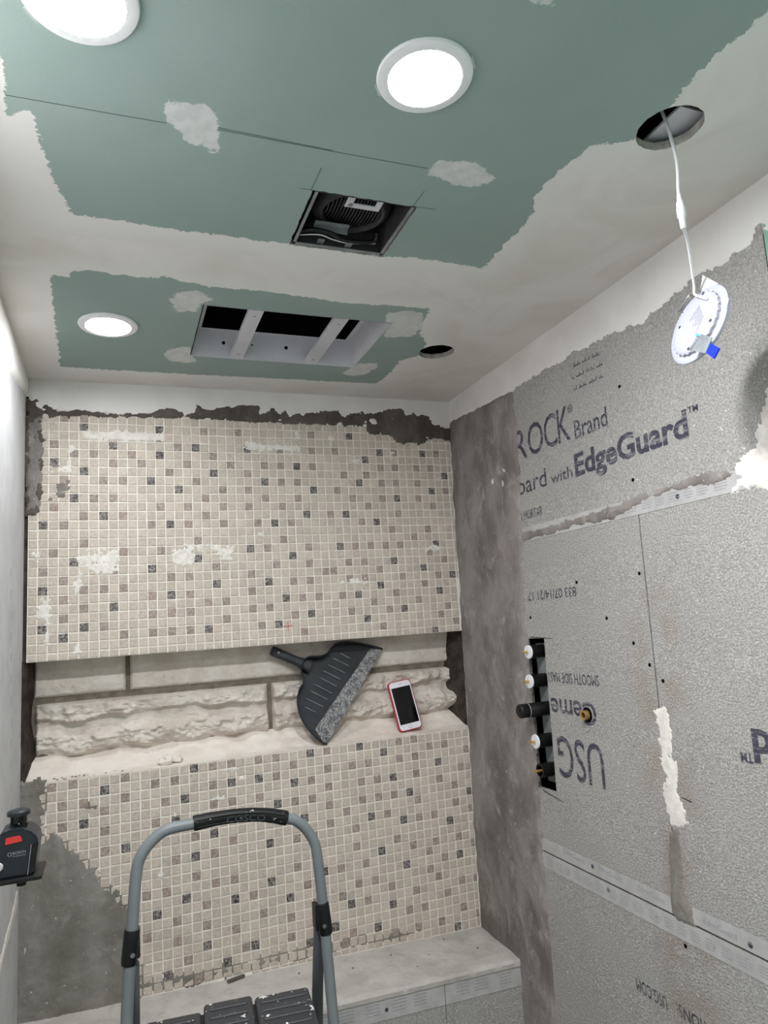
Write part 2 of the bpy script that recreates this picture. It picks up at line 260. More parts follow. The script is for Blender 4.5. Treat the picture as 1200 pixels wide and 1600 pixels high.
M['mortar_low'] = mk_mortar('greenish_grey_mortar', lin(118, 114, 106), lin(142, 138, 131), lin(160, 157, 152))
M['plaster'] = simple('white_joint_compound', lin(226, 222, 217), .85, .15, lin(236, 233, 229), 6, bump=(70, .25, .002))
M['smear'] = simple('white_plaster_smear', lin(236, 231, 224), .85, .15, lin(222, 216, 208), 60, bump=(160, .4, .002))
def mk_board():
    t = NT('cement_board', .85, .2)
    k = t.mix(t.rng(t.noise(4, 4), .35, .65), lin(164, 162, 160), lin(172, 169, 165))
    k = t.mix(t.rng(t.noise(300, 3, .6), .38, .66), t.mix(.42, k, lin(124, 121, 117)), t.mix(.28, k, lin(218, 214, 208)))
    k = t.mix(t.rng(t.noise(150, 1), .73, .77), k, lin(214, 210, 204))
    x = t.sep(); d = t.math('ABSOLUTE', t.math('ADD', x[1], .80))
    st = t.math('MULTIPLY', t.rng(d, .015, .11, 1, 0), t.rng(t.noise(14, 4), .38, .62))
    st = t.math('MULTIPLY', st, t.rng(x[2], 1.62, 1.52, 0, 1))
    k = t.mix(t.math('MULTIPLY', st, .32), k, lin(138, 112, 80))
    t.col(k)
    t.bump(t.noise(250, 3, .55, vec=t.scaled((1, .7, 1.2))), .8, .0035); return t.mat
M['board'] = mk_board()
M['board_side'] = simple('pale_wall_board', lin(196, 195, 196), .8, .2, lin(206, 205, 206), 12, bump=(220, .3, .0015))
def mk_ceiling():
    t = NT('taped_green_drywall', .85, .15)
    n = t.math('ADD', t.math('MULTIPLY', t.math('SUBTRACT', t.noise(55, 5, .6), .5), .026), t.math('MULTIPLY', t.math('SUBTRACT', t.noise(230, 3), .5), .010))
    g = t.math('ADD', t.attr('green'), n)
    green = t.mix(t.rng(t.noise(5, 3), .3, .7), lin(149, 166, 161), lin(156, 171, 167))
    green = t.mix(t.rng(t.noise(420, 2), .3, .7), t.mix(.12, green, lin(118, 138, 129)), green)
    pl = t.mix(t.rng(t.noise(5, 4, .6, dist=.8), .35, .65), lin(218, 214, 208), lin(228, 225, 221))
    rim = t.rng(t.attr('green'), -.075, -.005)
    pl = t.mix(t.math('MULTIPLY', rim, .75), pl, lin(228, 227, 225))
    c = t.mix(t.rng(g, -.0012, .0012), pl, green)
    p = t.math('ADD', t.attr('patch'), n)
    pc = t.rng(t.noise(60, 4), .35, .65, .80, .60)
    c = t.mix(t.math('MULTIPLY', t.rng(p, -.001, .0025), pc), c, lin(226, 225, 224))
    t.col(c)
    hgt = t.math('ADD', t.math('MULTIPLY', t.rng(g, -.004, .004, 1, 0), .6), t.math('MULTIPLY', t.noise(60, 4), .35))
    t.bump(hgt, .35, .0015); return t.mat
M['ceiling'] = mk_ceiling()
M['void'] = simple('dark_ceiling_void', lin(30, 28, 27), .95, .05, lin(42, 38, 34), 8)
M['green'] = simple('green_drywall', lin(150, 180, 166), .85, .15, lin(158, 186, 173), 8)
def mk_stone():
    t = NT('rough_pale_stone', .9, .15)
    k = t.mix(t.rng(t.noise(14, 5, .6), .35, .65), lin(222, 214, 205), lin(205, 194, 184))
    k = t.mix(t.rng(t.noise(45, 4, .6), .6, .75), k, lin(190, 176, 164))
    t.col(k); t.bump(t.noise(130, 5, .6), .5, .004); return t.mat
M['stone'] = mk_stone()
M['sill'] = simple('cream_plaster', lin(234, 225, 216), .85, .15, lin(222, 210, 199), 14, bump=(90, .35, .003))
M['joint'] = simple('brown_grey_joint', lin(112, 103, 94), .95, .1, lin(134, 124, 113), 40, bump=(200, .5, .003))
M['bench'] = mk_mortar('pale_bench_mortar', lin(178, 172, 166), lin(196, 190, 184), lin(158, 152, 146))
def mk_ink():
    t = NT('worn_blue_black_ink', .9, .1)
    k = t.math('ADD', t.math('MULTIPLY', t.noise(70, 3, vec=t.scaled((1, .35, 2.2))), .6), t.math('MULTIPLY', t.noise(420, 2), .4))
    t.col(t.mix(t.rng(k, .50, .60), lin(72, 70, 82), lin(134, 131, 134))); return t.mat
M['ink'] = mk_ink()
M['ink_faint'] = simple('faint_grey_ink', lin(140, 139, 142), .9, .1, lin(158, 157, 158), 200)
M['tape'] = simple('grey_edge_tape', lin(186, 184, 183), .7, .25, lin(174, 172, 170), 30, bump=(120, .15, .001))
M['tape_print'] = simple('grey_tape_print', lin(146, 145, 150), .7, .2, lin(170, 168, 171), 260)
M['black'] = simple('black_plastic', lin(15, 15, 16), .42, .35, lin(21, 21, 22), 60)
M['hole_black'] = simple('black_gap', lin(14, 13, 13), .95, .05)
M['white_plastic'] = simple('white_plastic', lin(232, 232, 236), .4, .4)
M['brass'] = simple('brass', lin(214, 172, 108), .38, .5, metal=.7)
M['steel'] = simple('dull_steel', lin(170, 170, 172), .35, .5, lin(140, 140, 143), 40, metal=1)
M['metal_white'] = simple('white_enamelled_steel', lin(206, 206, 212), .45, .4, lin(196, 196, 203), 10)
M['galv'] = simple('galvanised_steel', lin(150, 156, 158), .45, .4, lin(128, 134, 136), 30, metal=.4)
M['rail'] = simple('grey_painted_tube', lin(120, 124, 126), .4, .4, lin(112, 117, 119), 10)
M['lamp_white'] = simple('off_white_lamp_plastic', lin(172, 173, 188), .5, .3)
M['fan_grey'] = simple('dark_grey_fan_plastic', lin(60, 58, 60), .45, .4, lin(52, 50, 52), 40)
M['gyp'] = simple('cut_gypsum_edge', lin(186, 183, 176), .95, .05, lin(160, 156, 149), 60, bump=(200, .6, .003))
M['rib'] = simple('highlight_grey_rib', lin(116, 119, 123), .5, .4, lin(96, 99, 103), 60)  # paler than the pan: highlights along the ribs painted into the colour
def mk_splat(name, base, lo):
    t = NT(name, .5, .35)
    c = t.mix(t.rng(t.noise(40, 3), lo, lo+.03), base, lin(222, 220, 217))
    c = t.mix(t.rng(t.noise(170, 2), .70, .73), c, lin(205, 203, 200))
    t.col(c); t.bump(t.noise(200, 3), .2, .001); return t.mat
M['tray'] = mk_splat('paint_spattered_black_plastic', lin(56, 57, 60), .655)
M['grip'] = mk_splat('paint_spattered_black_grip', lin(12, 12, 13), .69)
def mk_lens(name, k):
    m = NT(name).mat; b = m.node_tree.nodes['Principled BSDF']
    b.inputs['Emission Color'].default_value = (.955, .975, 1.0, 1); b.inputs['Emission Strength'].default_value = LED*k; return m
M['lens'] = mk_lens('lit_lens', 1.0); M['lens_weak'] = mk_lens('weaker_lit_lens', .27)
M['trim'] = simple('white_trim', lin(238, 238, 240), .45, .3)
M['pan'] = simple('charcoal_plastic', lin(36, 39, 43), .48, .35, lin(46, 49, 53), 25, bump=(260, .12, .001))
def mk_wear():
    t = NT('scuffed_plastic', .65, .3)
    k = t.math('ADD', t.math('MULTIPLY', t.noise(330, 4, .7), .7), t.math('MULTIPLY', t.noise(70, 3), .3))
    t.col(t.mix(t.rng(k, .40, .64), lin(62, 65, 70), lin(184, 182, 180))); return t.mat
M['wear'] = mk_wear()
M['red'] = simple('red_case', lin(176, 44, 56), .4, .4)
M['screen'] = simple('black_glass', lin(5, 5, 6), .08, .5)
M['navy'] = simple('dark_navy_plastic', lin(26, 31, 36), .38, .45)
M['redlab'] = simple('red_label', lin(190, 52, 46), .4, .4)
M['grey_print'] = simple('grey_print', lin(140, 143, 146), .6, .3)
M['blue'] = simple('blue_plastic', lin(22, 48, 210), .35, .5)
M['blue_print'] = simple('light_blue_print', lin(90, 165, 225), .6, .3)
M['wire'] = simple('white_cable', lin(226, 226, 228), .5, .3)
M['film'] = NT('clear_film', .2, .5).mat
_b = M['film'].node_tree.nodes['Principled BSDF']; _b.inputs['Base Color'].default_value = (.9, .9, .9, 1); _b.inputs['Alpha'].default_value = .35
M['redmark'] = simple('red_crayon', lin(205, 92, 84), .8, .2)
M['pencil'] = simple('pencil_line', lin(96, 110, 106), .9, .1)
M['floor'] = simple('grey_concrete_floor', lin(206, 203, 198), .9, .15, lin(190, 187, 182), 6, bump=(60, .3, .003))
M['front'] = simple('white_painted_wall', lin(218, 216, 212), .85, .15, lin(224, 222, 219), 5)
M['gap_brown'] = simple('dark_brown_mortar', lin(58, 51, 46), .95, .08, lin(78, 70, 64), 30, bump=(140, .6, .004))

# ================================================================ STRUCTURE
# ---- ceiling: triangulated board with real cut-outs
FX0, FX1, FY0, FY1 = .491, .668, -.947, -.785           # fan cut-out
HX0, HX1, HY0, HY1 = .373, .792, -.517, -.235           # rectangular housing cut-out
HOLES_R = [((.944, -1.217), .046), ((.967, -.377), .045)]
DOWN = [(.170, -1.205), (.565, -1.208), (.190, -.378)]
BACKDOWN = [(.95, -2.04)]
def circ(c, r, n, jit, seed):
    rd = random.Random(seed); return [(c[0]+(r+rd.uniform(-jit, jit))*math.cos(2*math.pi*i/n), c[1]+(r+rd.uniform(-jit, jit))*math.sin(2*math.pi*i/n)) for i in range(n)]
def ragged(q, step, jit, seed):
    rd = random.Random(seed); out = []
    for i in range(len(q)):
        a = q[i]; b = q[(i+1) % len(q)]; L = math.hypot(b[0]-a[0], b[1]-a[1]); n = max(2, int(L/step))
        for k in range(n): out.append((a[0]+(b[0]-a[0])*k/n+rd.uniform(-jit, jit), a[1]+(b[1]-a[1])*k/n+rd.uniform(-jit, jit)))
    return out
hole_loops = [ragged([(FX0, FY0), (FX1, FY0), (FX1, FY1), (FX0, FY1)], .009, .0012, 3), ragged([(HX0, HY0), (HX1, HY0), (HX1, HY1), (HX0, HY1)], .02, .0004, 4)]
hole_loops += [circ(c, r, 40, .0009, 7+i) for i, (c, r) in enumerate(HOLES_R)]
hole_loops += [circ(c, .049, 28, 0, 1) for c in DOWN+BACKDOWN]
def ceiling():
    pts = []; edges = []; faces = []
    def loop(l):
        o = len(pts); pts.extend(Vector(a) for a in l); edges.extend((o+i, o+(i+1) % len(l)) for i in range(len(l)))
    x0, x1 = -.03, 1.2
    loop([(x0, .01), (x1, .01), (x1, YB-.02), (x0, YB-.02)])
    for l in hole_loops: loop(l)
    gx = np.arange(x0+.01, x1-.004, .012); gy = np.concatenate([np.arange(0, -1.8, -.012), np.arange(-1.82, YB, -.06)])
    X, Y = np.meshgrid(gx, gy); X = X.ravel(); Y = Y.ravel()
    sh = np.max([sdist(X, Y, l) for l in hole_loops], axis=0); k = sh < -.003
    pts.extend(Vector((a, b)) for a, b in zip(X[k], Y[k]))
    vo, eo, fo, *_ = delaunay_2d_cdt(pts, edges, [], 0, 1e-6)
    V = np.array([(v.x, v.y) for v in vo]); T = [f for f in fo]
    cen = np.array([V[list(f)].mean(0) for f in T])
    ih = np.max([sdist(cen[:, 0], cen[:, 1], l) for l in hole_loops], axis=0) > 0
    T = [f for f, h_ in zip(T, ih) if not h_]
    m = MB(); m.add([(a, b, HC) for a, b in V], [tuple(f) for f in T])
    for l in hole_loops:                            # cut edges of the gypsum
        n = len(l); m.add([(a, b, HC) for a, b in l]+[(a, b, HC+.013) for a, b in l], [(i, (i+1) % n, (i+1) % n+n, i+n) for i in range(n)], 1)
    m.add([(x0, .01, HC+.013), (x1, .01, HC+.013), (x1, YB-.02, HC+.013), (x0, YB-.02, HC+.013)], [], 0)
    o = m.build('ceiling', [M['ceiling'], M['gyp']], recalc=False)
    me = o.data; n = len(me.vertices); co = np.empty(n*3); me.vertices.foreach_get('co', co); co = co.reshape(-1, 3)
    g = np.maximum(sdist(co[:, 0], co[:, 1], GREEN1), sdist(co[:, 0], co[:, 1], GREEN2))
    p_ = np.max([sdist(co[:, 0], co[:, 1], q) for q in PATCH], axis=0)
    for nm, a in (('green', g), ('patch', p_)):
        at = me.attributes.new(nm, 'FLOAT', 'POINT'); at.data.foreach_set('value', np.clip(a, -.3, .3).astype(np.float32))
    return o
CEIL = tag(ceiling(), 'green drywall ceiling with white joint compound, cut-outs and downlights', 'ceiling', kind='structure')
m = MB()                                            # the dark space above the board
m.add([(-.03,.01,HC+.014),(1.2,.01,HC+.014),(1.2,YB,HC+.014),(-.03,YB,HC+.014),(-.03,.01,HC+.32),(1.2,.01,HC+.32),(1.2,YB,HC+.32),(-.03,YB,HC+.32)], [(4,5,6,7),(0,1,5,4),(1,2,6,5),(2,3,7,6),(3,0,4,7)])
m.build('ceiling_void', M['void'], CEIL)
mj = MB(); mj.box((.950, -1.236, HC+.022), (1.06, -1.09, HC+.026)); mj.build('bracket_plate', M['metal_white'], CEIL)
for q in PENCIL:
    a = Vector((q[0][0], q[0][1], HC-.0003)); b = Vector((q[1][0], q[1][1], HC-.0003)); d = (b-a).normalized().cross(Vector((0, 0, 1)))*.0004
    MB().prism([a-d, b-d, b+d, a+d], (0, 0, -.0003)).build('pencil_line', M['pencil'], CEIL)

# ---- back wall: upper tiled slab, niche with rough stones, lower tiled slab
ZS, ZN = Z26-.0182, ZR0                              # niche soffit and niche sill front edge
NB = .115
m = MB(); m.box((.001, 0, ZS), (1.195, NB+.03, HC+.02))
WBU = tag(m.build('wall_back', M['grout']), 'back wall above the niche covered in small beige mosaic', 'wall', kind='structure')
m = MB(); m.box((.001, 0, 0), (1.195, NB+.03, ZN))
WBL = tag(m.build('wall_back_lower', M['grout']), 'back wall below the niche covered in small beige mosaic', 'wall', kind='structure')
m = MB(); m.box((-.02, .094, ZN-.02), (1.2, NB+.03, ZS+.02))
WBN = tag(m.build('wall_back_niche', M['joint']), 'recess between the tiled areas lined with rough pale stone blocks', 'wall', kind='structure')

for par, za, zb in ((WBU, ZS, HC), (WBL, 0, ZN)): MB().box((-.012, .006, za), (.0008, NB, zb)).build('edge_gap', M['gap_brown'], par)
def tile_mesh(w, h, jit, seed, t=.0018):
    rd = random.Random(seed); b = .0012; hw, hh = w/2, h/2; vs_ = []
    for (d, y) in ((0, 0), (0, -t*.62), (b, -t)):
        for sx, sz in ((-1, -1), (1, -1), (1, 1), (-1, 1)):
            vs_.append((sx*(hw-d)+rd.uniform(-jit, jit), y+(rd.uniform(-.0003, .0003) if y < -t*.9 else 0), sz*(hh-d)+rd.uniform(-jit, jit)))
    fs = [(8, 9, 10, 11)]
    for k in (0, 4):
        for i in range(4): j = (i+1) % 4; fs.append((k+i, k+j, k+4+j, k+4+i))
    return vs_, fs
def tile_data(kind, w, h, seed):
    vs_, fs = tile_mesh(w, h, .0004, seed); me = bpy.data.meshes.new('tile'); me.from_pydata(vs_, [], fs); me.materials.append(M[kind])
    return me
KINDS = ['tile_light', 'tile_brown', 'tile_dark']
VAR = {k: [tile_data(k, .0203, .0203, 11*i+hash(k) % 7) for i in range(4)] for k in KINDS}
COVER_U = [MORT_TOP]; COVER_L = [MORT_LOW]
def tiles(parent, rows, zfun, dark, brown, cover, lo, hi):
    rd = random.Random(len(rows)); items = []
    D_, B_ = set(dark), set(brown)
    for r in rows:
        for c in range(51):
            xa, xb = max(c*PT, .002), min((c+1)*PT, rwx(zfun(r))-.006)
            za, zb = max(zfun(r+1), lo(c*PT)), min(zfun(r), hi)
            if xb-xa < .007 or zb-za < .006: continue
            w, h = xb-xa-.0029, zb-za-.0029; x, z = (xa+xb)/2, (za+zb)/2
            k = 'tile_dark' if r*100+c in D_ else 'tile_brown' if r*100+c in B_ else 'tile_light'
            full = abs(w-.0203) < .0006 and abs(h-.0203) < .0006
            d = Vector((x, 0, z))-CP; dep = d.dot(CF); u = 600+FPX*d.dot(CR)/dep; v = 800-FPX*d.dot(CU)/dep
            hid = any(sdist(np.array([x]), np.array([z]), p_)[0] > .008 for p_ in cover) or not (-5 < u < 1205 and 0 < v < 1600)
            items.append((-(w*h*FPX*FPX/dep**2*abs(d.normalized().y))+(1 if hid else 0)*1e6, x, z, w, h, k, full, r, c))
    items.sort(key=lambda a: a[0]); m = MB()
    for i, (q, x, z, w, h, k, full, r, c) in enumerate(items):
        rx, rz = rd.uniform(-.0004, .0004), rd.uniform(-.0004, .0004)
        if i < 300:
            me = rd.choice(VAR[k]) if full else tile_data(k, w, h, i)
            o = bpy.data.objects.new('tile', me); link(o, parent); o.location = (x+rx, 0, z+rz); o.rotation_euler = (rd.uniform(-.012, .012), rd.uniform(-.012, .012), rd.uniform(-.014, .014))
        else:
            vs_, fs = tile_mesh(w, h, .0004, i); a, b = rd.uniform(-.012, .012), rd.uniform(-.012, .012)
            m.add([(x+rx+v[0], v[1]+a*v[0]+b*v[2], z+rz+v[2]) for v in vs_], fs, KINDS.index(k))
    o = m.build('tile_field', [M[k] for k in KINDS], parent, recalc=False)
    tag(o, kind='stuff')
tiles(WBU, range(-1, 27), lambda r: Z26+(26-r)*PT, UD, UB, COVER_U, lambda x: ZS, 2.071)
bench_back = lambda x: .650-.029*x
tiles(WBL, range(0, 24), lambda r: ZR0-r*PT, LD, LB, COVER_L, bench_back, ZN-.001)
bkmap = lambda off: (lambda x, z, h: (x, -off-h, z))
TS = .0018
# plaster strip under the ceiling, dark mortar along the tile top, smears
coat('plaster_band', [[(-.004, HC+.01), (1.19, HC+.01), (1.19, 2.055), (.9, 2.05), (.5, 2.055), (.0, 2.06)]], bkmap(.001), M['plaster'], WBU, thick=.003, res=.006, amp=.004, rough=.0008, rsc=20, seed=3)
coat('mortar_band', [MORT_TOP], bkmap(TS), M['mortar_dark'], WBU, thick=.0035, res=.0028, edge=.006, amp=.009, nsc=55, rough=.0022, rsc=70, seed=5)
coat('mortar_band', [[(-.004, 2.045), (.03, 2.04), (.026, 2.0), (.034, 1.96), (.026, 1.93), (.031, 1.9), (.024, 1.86), (.028, 1.82), (.014, 1.80), (-.004, 1.80)]], bkmap(TS+.001), M['mortar'], WBU, thick=.004, res=.0028, edge=.006, amp=.006, nsc=70, rough=.002, rsc=70, seed=6)
for i, q in enumerate(WHITE):
    coat('plaster_smear', [q], bkmap(TS-.0008), M['smear'], WBU, thick=.0014, res=.0022, edge=.01, amp=.010, nsc=90, rough=.0012, rsc=150, seed=20+i, sink=.003, streak=.006)
for i, (cx, cz, rr) in enumerate(((.085, 1.905, .006), (.078, 1.86, .012), (.062, 1.915, .005), (.075, 1.84, .009), (.052, 1.83, .005), (.09, 1.875, .005))):
    coat('mortar_spot', [[(cx+rr*math.cos(t)*1.3, cz+rr*math.sin(t)) for t in np.arange(0, 6.2, .8)]], bkmap(TS), M['mortar'], WBU, thick=.001, res=.0022, edge=.004, amp=.004, nsc=120, rough=.0006, seed=50+i)
for i, (cx, cz, rr) in enumerate(((.925, 2.066, .011), (.07, 2.065, .006), (.034, 2.06, .005))):
    coat('plaster_spot', [[(cx+rr*math.cos(t)*1.2, cz+rr*math.sin(t)) for t in np.arange(0, 6.2, .8)]], bkmap(TS+.003), M['smear'], WBU, thick=.002, res=.0025, edge=.004, amp=.003, nsc=120, seed=60+i)
coat('mortar_coat', [MORT_LOW], bkmap(TS-.001), M['mortar_low'], WBL, thick=.0035, res=.0042, edge=.035, amp=.014, nsc=30, rough=.0022, rsc=45, seed=7, sink=.003)
coat('mortar_smear', [MORT_BOT], bkmap(TS-.0016), M['mortar_low'], WBL, thick=.0020, res=.0035, edge=.02, amp=.016, nsc=45, rough=.0012, seed=8, sink=.003)
for i, (px_, pz_, w_, h_) in enumerate(((.145, 1.083, .016, .012), (.30, .905, .014, .010), (.47, 1.124, .03, .007), (.505, 1.098, .02, .006), (.335, 1.035, .006, .012), (.44, 1.062, .02, .006), (.30, .99, .006, .02), (.57, 1.02, .018, .006))):
    coat('plaster_smear', [[(px_-w_, pz_-h_*.6), (px_+w_*.8, pz_-h_), (px_+w_, pz_+h_*.7), (px_-w_*.7, pz_+h_)]], bkmap(TS-.0006), M['mortar' if i == 0 else 'smear'], WBL, thick=.001, res=.0022, edge=.008, amp=.008, nsc=90, rough=.0008, seed=80+i, sink=.003)
m = MB()                                            # red crayon cross
rx, rz = REDX
m.box((rx-.013, -.0028, rz-.0007), (rx+.013, -.0022, rz+.0007)); m.box((rx-.0009, -.0028, rz-.013), (rx+.0004, -.0022, rz+.013)); m.build('crayon_cross', M['redmark'], WBU)

# niche stones
def stone(x0, x1, z0, z1, yf, prof, rough, seed):
    res = .0034; nx = int((x1-x0)/res)+2; nz = int((z1-z0)/res)+2
    X, Zg = np.meshgrid(np.linspace(x0, x1, nx), np.linspace(z0, z1, nz), indexing='ij')
    T = (Zg-z0)/(z1-z0)
    warp = T+.12*fnoise(X, Zg*.6, 9, seed+3)
    d = np.interp(warp, [p_[0] for p_ in prof], [p_[1] for p_ in prof])
    amp = np.interp(warp, [p_[0] for p_ in prof], [p_[2] for p_ in prof])
    d = d+amp*rough*(.9*fnoise(X*.6, Zg, 30, seed, 5)+.8*np.abs(fnoise(X, Zg, 14, seed+9, 4))+.35*np.abs(fnoise(X*.55, Zg, 60, seed+4, 2))+.10*vnoise(X*.7, Zg, 150, seed+6))
    e = np.minimum(np.minimum(X-x0, x1-X), np.minimum(Zg-z0, z1-Zg)); d = d*np.clip(e/.008, .0, 1)**.5
    m = MB(); m.add([(X[i, j], yf-d[i, j], Zg[i, j]) for i in range(nx) for j in range(nz)], [(i*nz+j, (i+1)*nz+j, (i+1)*nz+j+1, i*nz+j+1) for i in range(nx-1) for j in range(nz-1)])
    n0 = len(m.v); per = [i*nz for i in range(nx)]+[(nx-1)*nz+j for j in range(1, nz)]+[i*nz+nz-1 for i in range(nx-2, -1, -1)]+[j for j in range(nz-2, 0, -1)]
    m.v += [(m.v[i][0], NB+.004, m.v[i][2]) for i in per]
    k = len(per); m.f += [(per[i], per[(i+1) % k], n0+(i+1) % k, n0+i) for i in range(k)]; m.m += [0]*k
    o = m.build('stone_block', M['stone'], WBN); o.data.polygons.foreach_set('use_smooth', [True]*len(o.data.polygons)); o.data.set_sharp_from_angle(angle=math.radians(24)); return o
flat = [(0, .012, .35), (.2, .014, .35), (1, .014, .3)]
rock = [(-.2, .004, .3), (.02, .008, .5), (.14, .012, .8), (.22, .028, 1.5), (.44, .034, 1.7), (.52, .018, 1.0), (.62, .012, .4), (.68, .014, .5), (.74, .028, 1.5), (.9, .026, 1.3), (1.2, .016, .7)]
stone(.008, .226, 1.339, ZS+.015, .098, flat, .012, 101)
stone(.234, 1.166, 1.339, ZS+.015, .098, flat, .012, 102)
stone(.012, .596, 1.178, 1.327, .104, rock, .016, 103)
stone(.604, 1.166, 1.178, 1.327, .104, rock, .016, 104)
# sill: plaster ramp
nx, ny = 240, 22; m = MB(); xs = np.linspace(.0, 1.172, nx); ys = np.linspace(-.001, .108, ny); Xs, Ys = np.meshgrid(xs, ys, indexing='ij')
Zs = ZN+np.interp(Ys, [0, .03, .07, .11], [0, .006, .028, .062])+(.004*fnoise(Xs, Ys, 16, 4)+.0015*fnoise(Xs, Ys, 90, 6))*np.clip((Ys+.0)/.02, 0, 1)
m.add([(Xs[i, j], Ys[i, j], Zs[i, j]) for i in range(nx) for j in range(ny)], [(i*ny+j, (i+1)*ny+j, (i+1)*ny+j+1, i*ny+j+1) for i in range(nx-1) for j in range(ny-1)])
m.build('niche_sill', M['sill'], WBL, smooth=2, recalc=False)
def sill_z(y): return ZN+float(np.interp(y, [0, .03, .07, .11], [0, .006, .028, .062]))
# jambs: mortar at both ends of the niche
def jamb(name, sec, mat, seed, za, zb, bulge):
    n = 36; k = len(sec); m = MB(); vs_ = []
    for i in range(n):
        t = i/(n-1); z = za+(zb-za)*t; w = bulge(t)
        for j, (x, y) in enumerate(sec):
            jx = .0035*mnoise.noise(Vector((x*40, y*40, z*30+seed))); vs_.append((x+w*(j/(k-1))+jx, y, z))
    m.add(vs_, [(i*k+j, i*k+j+1, (i+1)*k+j+1, (i+1)*k+j) for i in range(n-1) for j in range(k-1)])
    return m.build(name, mat, WBN, smooth=2, recalc=False)
jamb('niche_jamb', [(1.180, -.006), (1.172, .000), (1.167, .012), (1.163, .03), (1.158, .05), (1.150, .075), (1.138, .105)], M['gap_brown'], 1, ZN-.004, ZS+.004, lambda t: .012*(1-math.sin(math.pi*t))**2)
jamb('niche_jamb', [(-.008, -.004), (-.004, .01), (-.001, .04), (.004, .08), (.016, .108)], M['gap_brown'], 9, ZN-.004, ZS+.004, lambda t: .006*math.sin(9*t))

# ---- left wall
LX = -.008
m = MB(); m.box((LX-.02, YB, 0), (LX, .02, HC+.02))
WL = tag(m.build('wall_left', M['board_side']), 'pale grey board wall on the left with plastered top edge', 'wall', kind='structure')
lmap = lambda y, z, h: (LX+.0005+h, y, z)
coat('plaster_band', [[(.01, HC+.01), (YB+.02, HC+.01), (YB+.02, 2.035), (-1, 2.02), (-.42, 2.028), (-.3, 2.05), (-.15, 2.075), (-.03, 2.098), (.01, 2.10)]], lmap, M['plaster'], WL, thick=.006, res=.009, amp=.004, rough=.0012, rsc=14, seed=31)
coat('plaster_smear', [[(-.02, .93), (-.035, .935), (-.29, .885), (-.30, .86), (-.1, .89), (-.03, .905)]], lmap, M['smear'], WL, thick=.0015, res=.004, amp=.008, rough=.001, seed=33)
for i in range(16):
    z = 1.62-.045*i; y = -.215+.006*i
    MB().box((LX, y-.002, z), (LX+.0006, y, z+.018)).build('scuff', M['ink_faint'], WL)

# ---- right wall: cement boards, drywall, mortar strip, tape, lettering
def RWP(y, z, off=0): return (rwx(z)-off, y, z)
m = MB(); v = [RWP(YB, 0, -.16), RWP(.12, 0, -.16), RWP(.12, HC+.3, -.16), RWP(YB, HC+.3, -.16)]
m.prism(v, (.01, 0, 0))
WR = tag(m.build('wall_right', M['void']), 'right wall of printed grey cement boards with taped joints', 'wall', kind='structure')
def rboard(name, outline, mat, hole=None, th=.0127):
    m = MB(); k = len(outline)
    if hole is None:
        m.prism([RWP(y, z) for y, z in outline], (th, 0, 0))
    else:                                            # rectangular outline with rectangular holes, cut in a grid
        (y0, z0), (y1, z1) = outline[0], outline[2]; ys = sorted({y0, y1}|{h[0] for h in hole}|{h[2] for h in hole}); zs = sorted({z0, z1}|{h[1] for h in hole}|{h[3] for h in hole})
        for a, b in zip(ys[:-1], ys[1:]):
            for c, d in zip(zs[:-1], zs[1:]):
                cy, cz = (a+b)/2, (c+d)/2
                if any(h[0] < cy < h[2] and h[1] < cz < h[3] for h in hole): continue
                m.prism([RWP(a, c), RWP(b, c), RWP(b, d), RWP(a, d)], (th, 0, 0))
    return m.build(name, mat, WR)
def rect(y0, y1, z0, z1): return [(y0, z0), (y1, z0), (y1, z1), (y0, z1)]
JZ1, JZ2, SY = 1.655, .905, -.797
HOLE_R = (-.426, 1.050, -.343, 1.408)
BE = -1.150
rboard('cement_board', rect(BE, .01, JZ1+.002, HC+.02), M['board'])
rboard('cement_board', rect(SY+.0022, .01, JZ2+.0022, JZ1-.001), M['board'], [HOLE_R])
rboard('cement_board', rect(BE, SY-.0012, JZ2+.0022, JZ1-.001), M['board'])
rboard('cement_board', rect(BE, .01, 0, JZ2-.0022), M['board'])
rboard('drywall_panel', rect(YB, BE-.002, 0, HC+.02), M['green'])
rmap = lambda off: (lambda y, z, h: (rwx(z)-off-h, y, z))
coat('plaster_band', [[(.005, HC+.01)]+[(q[0], q[1]) for q in RPLAST]+[(BE-.03, 2.02), (BE-.05, HC+.01)]], rmap(.0005), M['plaster'], WR, thick=.0022, res=.005, amp=.012, nsc=45, rough=.0008, rsc=20, seed=41)
coat('mortar_strip', [[(.004, RPLAST[0][1]+.004)]+[(q[0], q[1]+.002) for q in RPLAST[1:3]]+[(q[0], q[1]) for q in RMORT]+[(-.35, .3), (.004, .3)]], rmap(.001), M['mortar'], WR, thick=.0045, res=.0055, edge=.01, amp=.005, nsc=35, rough=.0035, rsc=18, seed=42)
for i, q in enumerate(RWHITE):
    coat('plaster_patch', [q], rmap(.0004), M['smear'], WR, thick=.0011, res=.003, edge=.012, amp=.011, nsc=60, rough=.0004, rsc=60, seed=44+i)
coat('plaster_patch', [[(-1.03, 1.66), (-1.07, 1.69), (-1.1, 1.76), (-1.16, 1.9), (-1.4, 1.95), (-1.4, 1.64), (-1.1, 1.642)]], rmap(.0006), M['smear'], WR, thick=.0012, res=.004, edge=.012, amp=.012, nsc=50, rough=.0003, rsc=40, seed=47)
coat('joint_mortar', [RTOPM], rmap(.0008), M['mortar'], WR, thick=.0024, res=.0035, edge=.006, amp=.007, nsc=50, rough=.0012, seed=48)
coat('joint_mortar', [RJUNC], rmap(.0008), M['mortar_low'], WR, thick=.0022, res=.0035, edge=.006, amp=.004, nsc=60, rough=.001, seed=49)
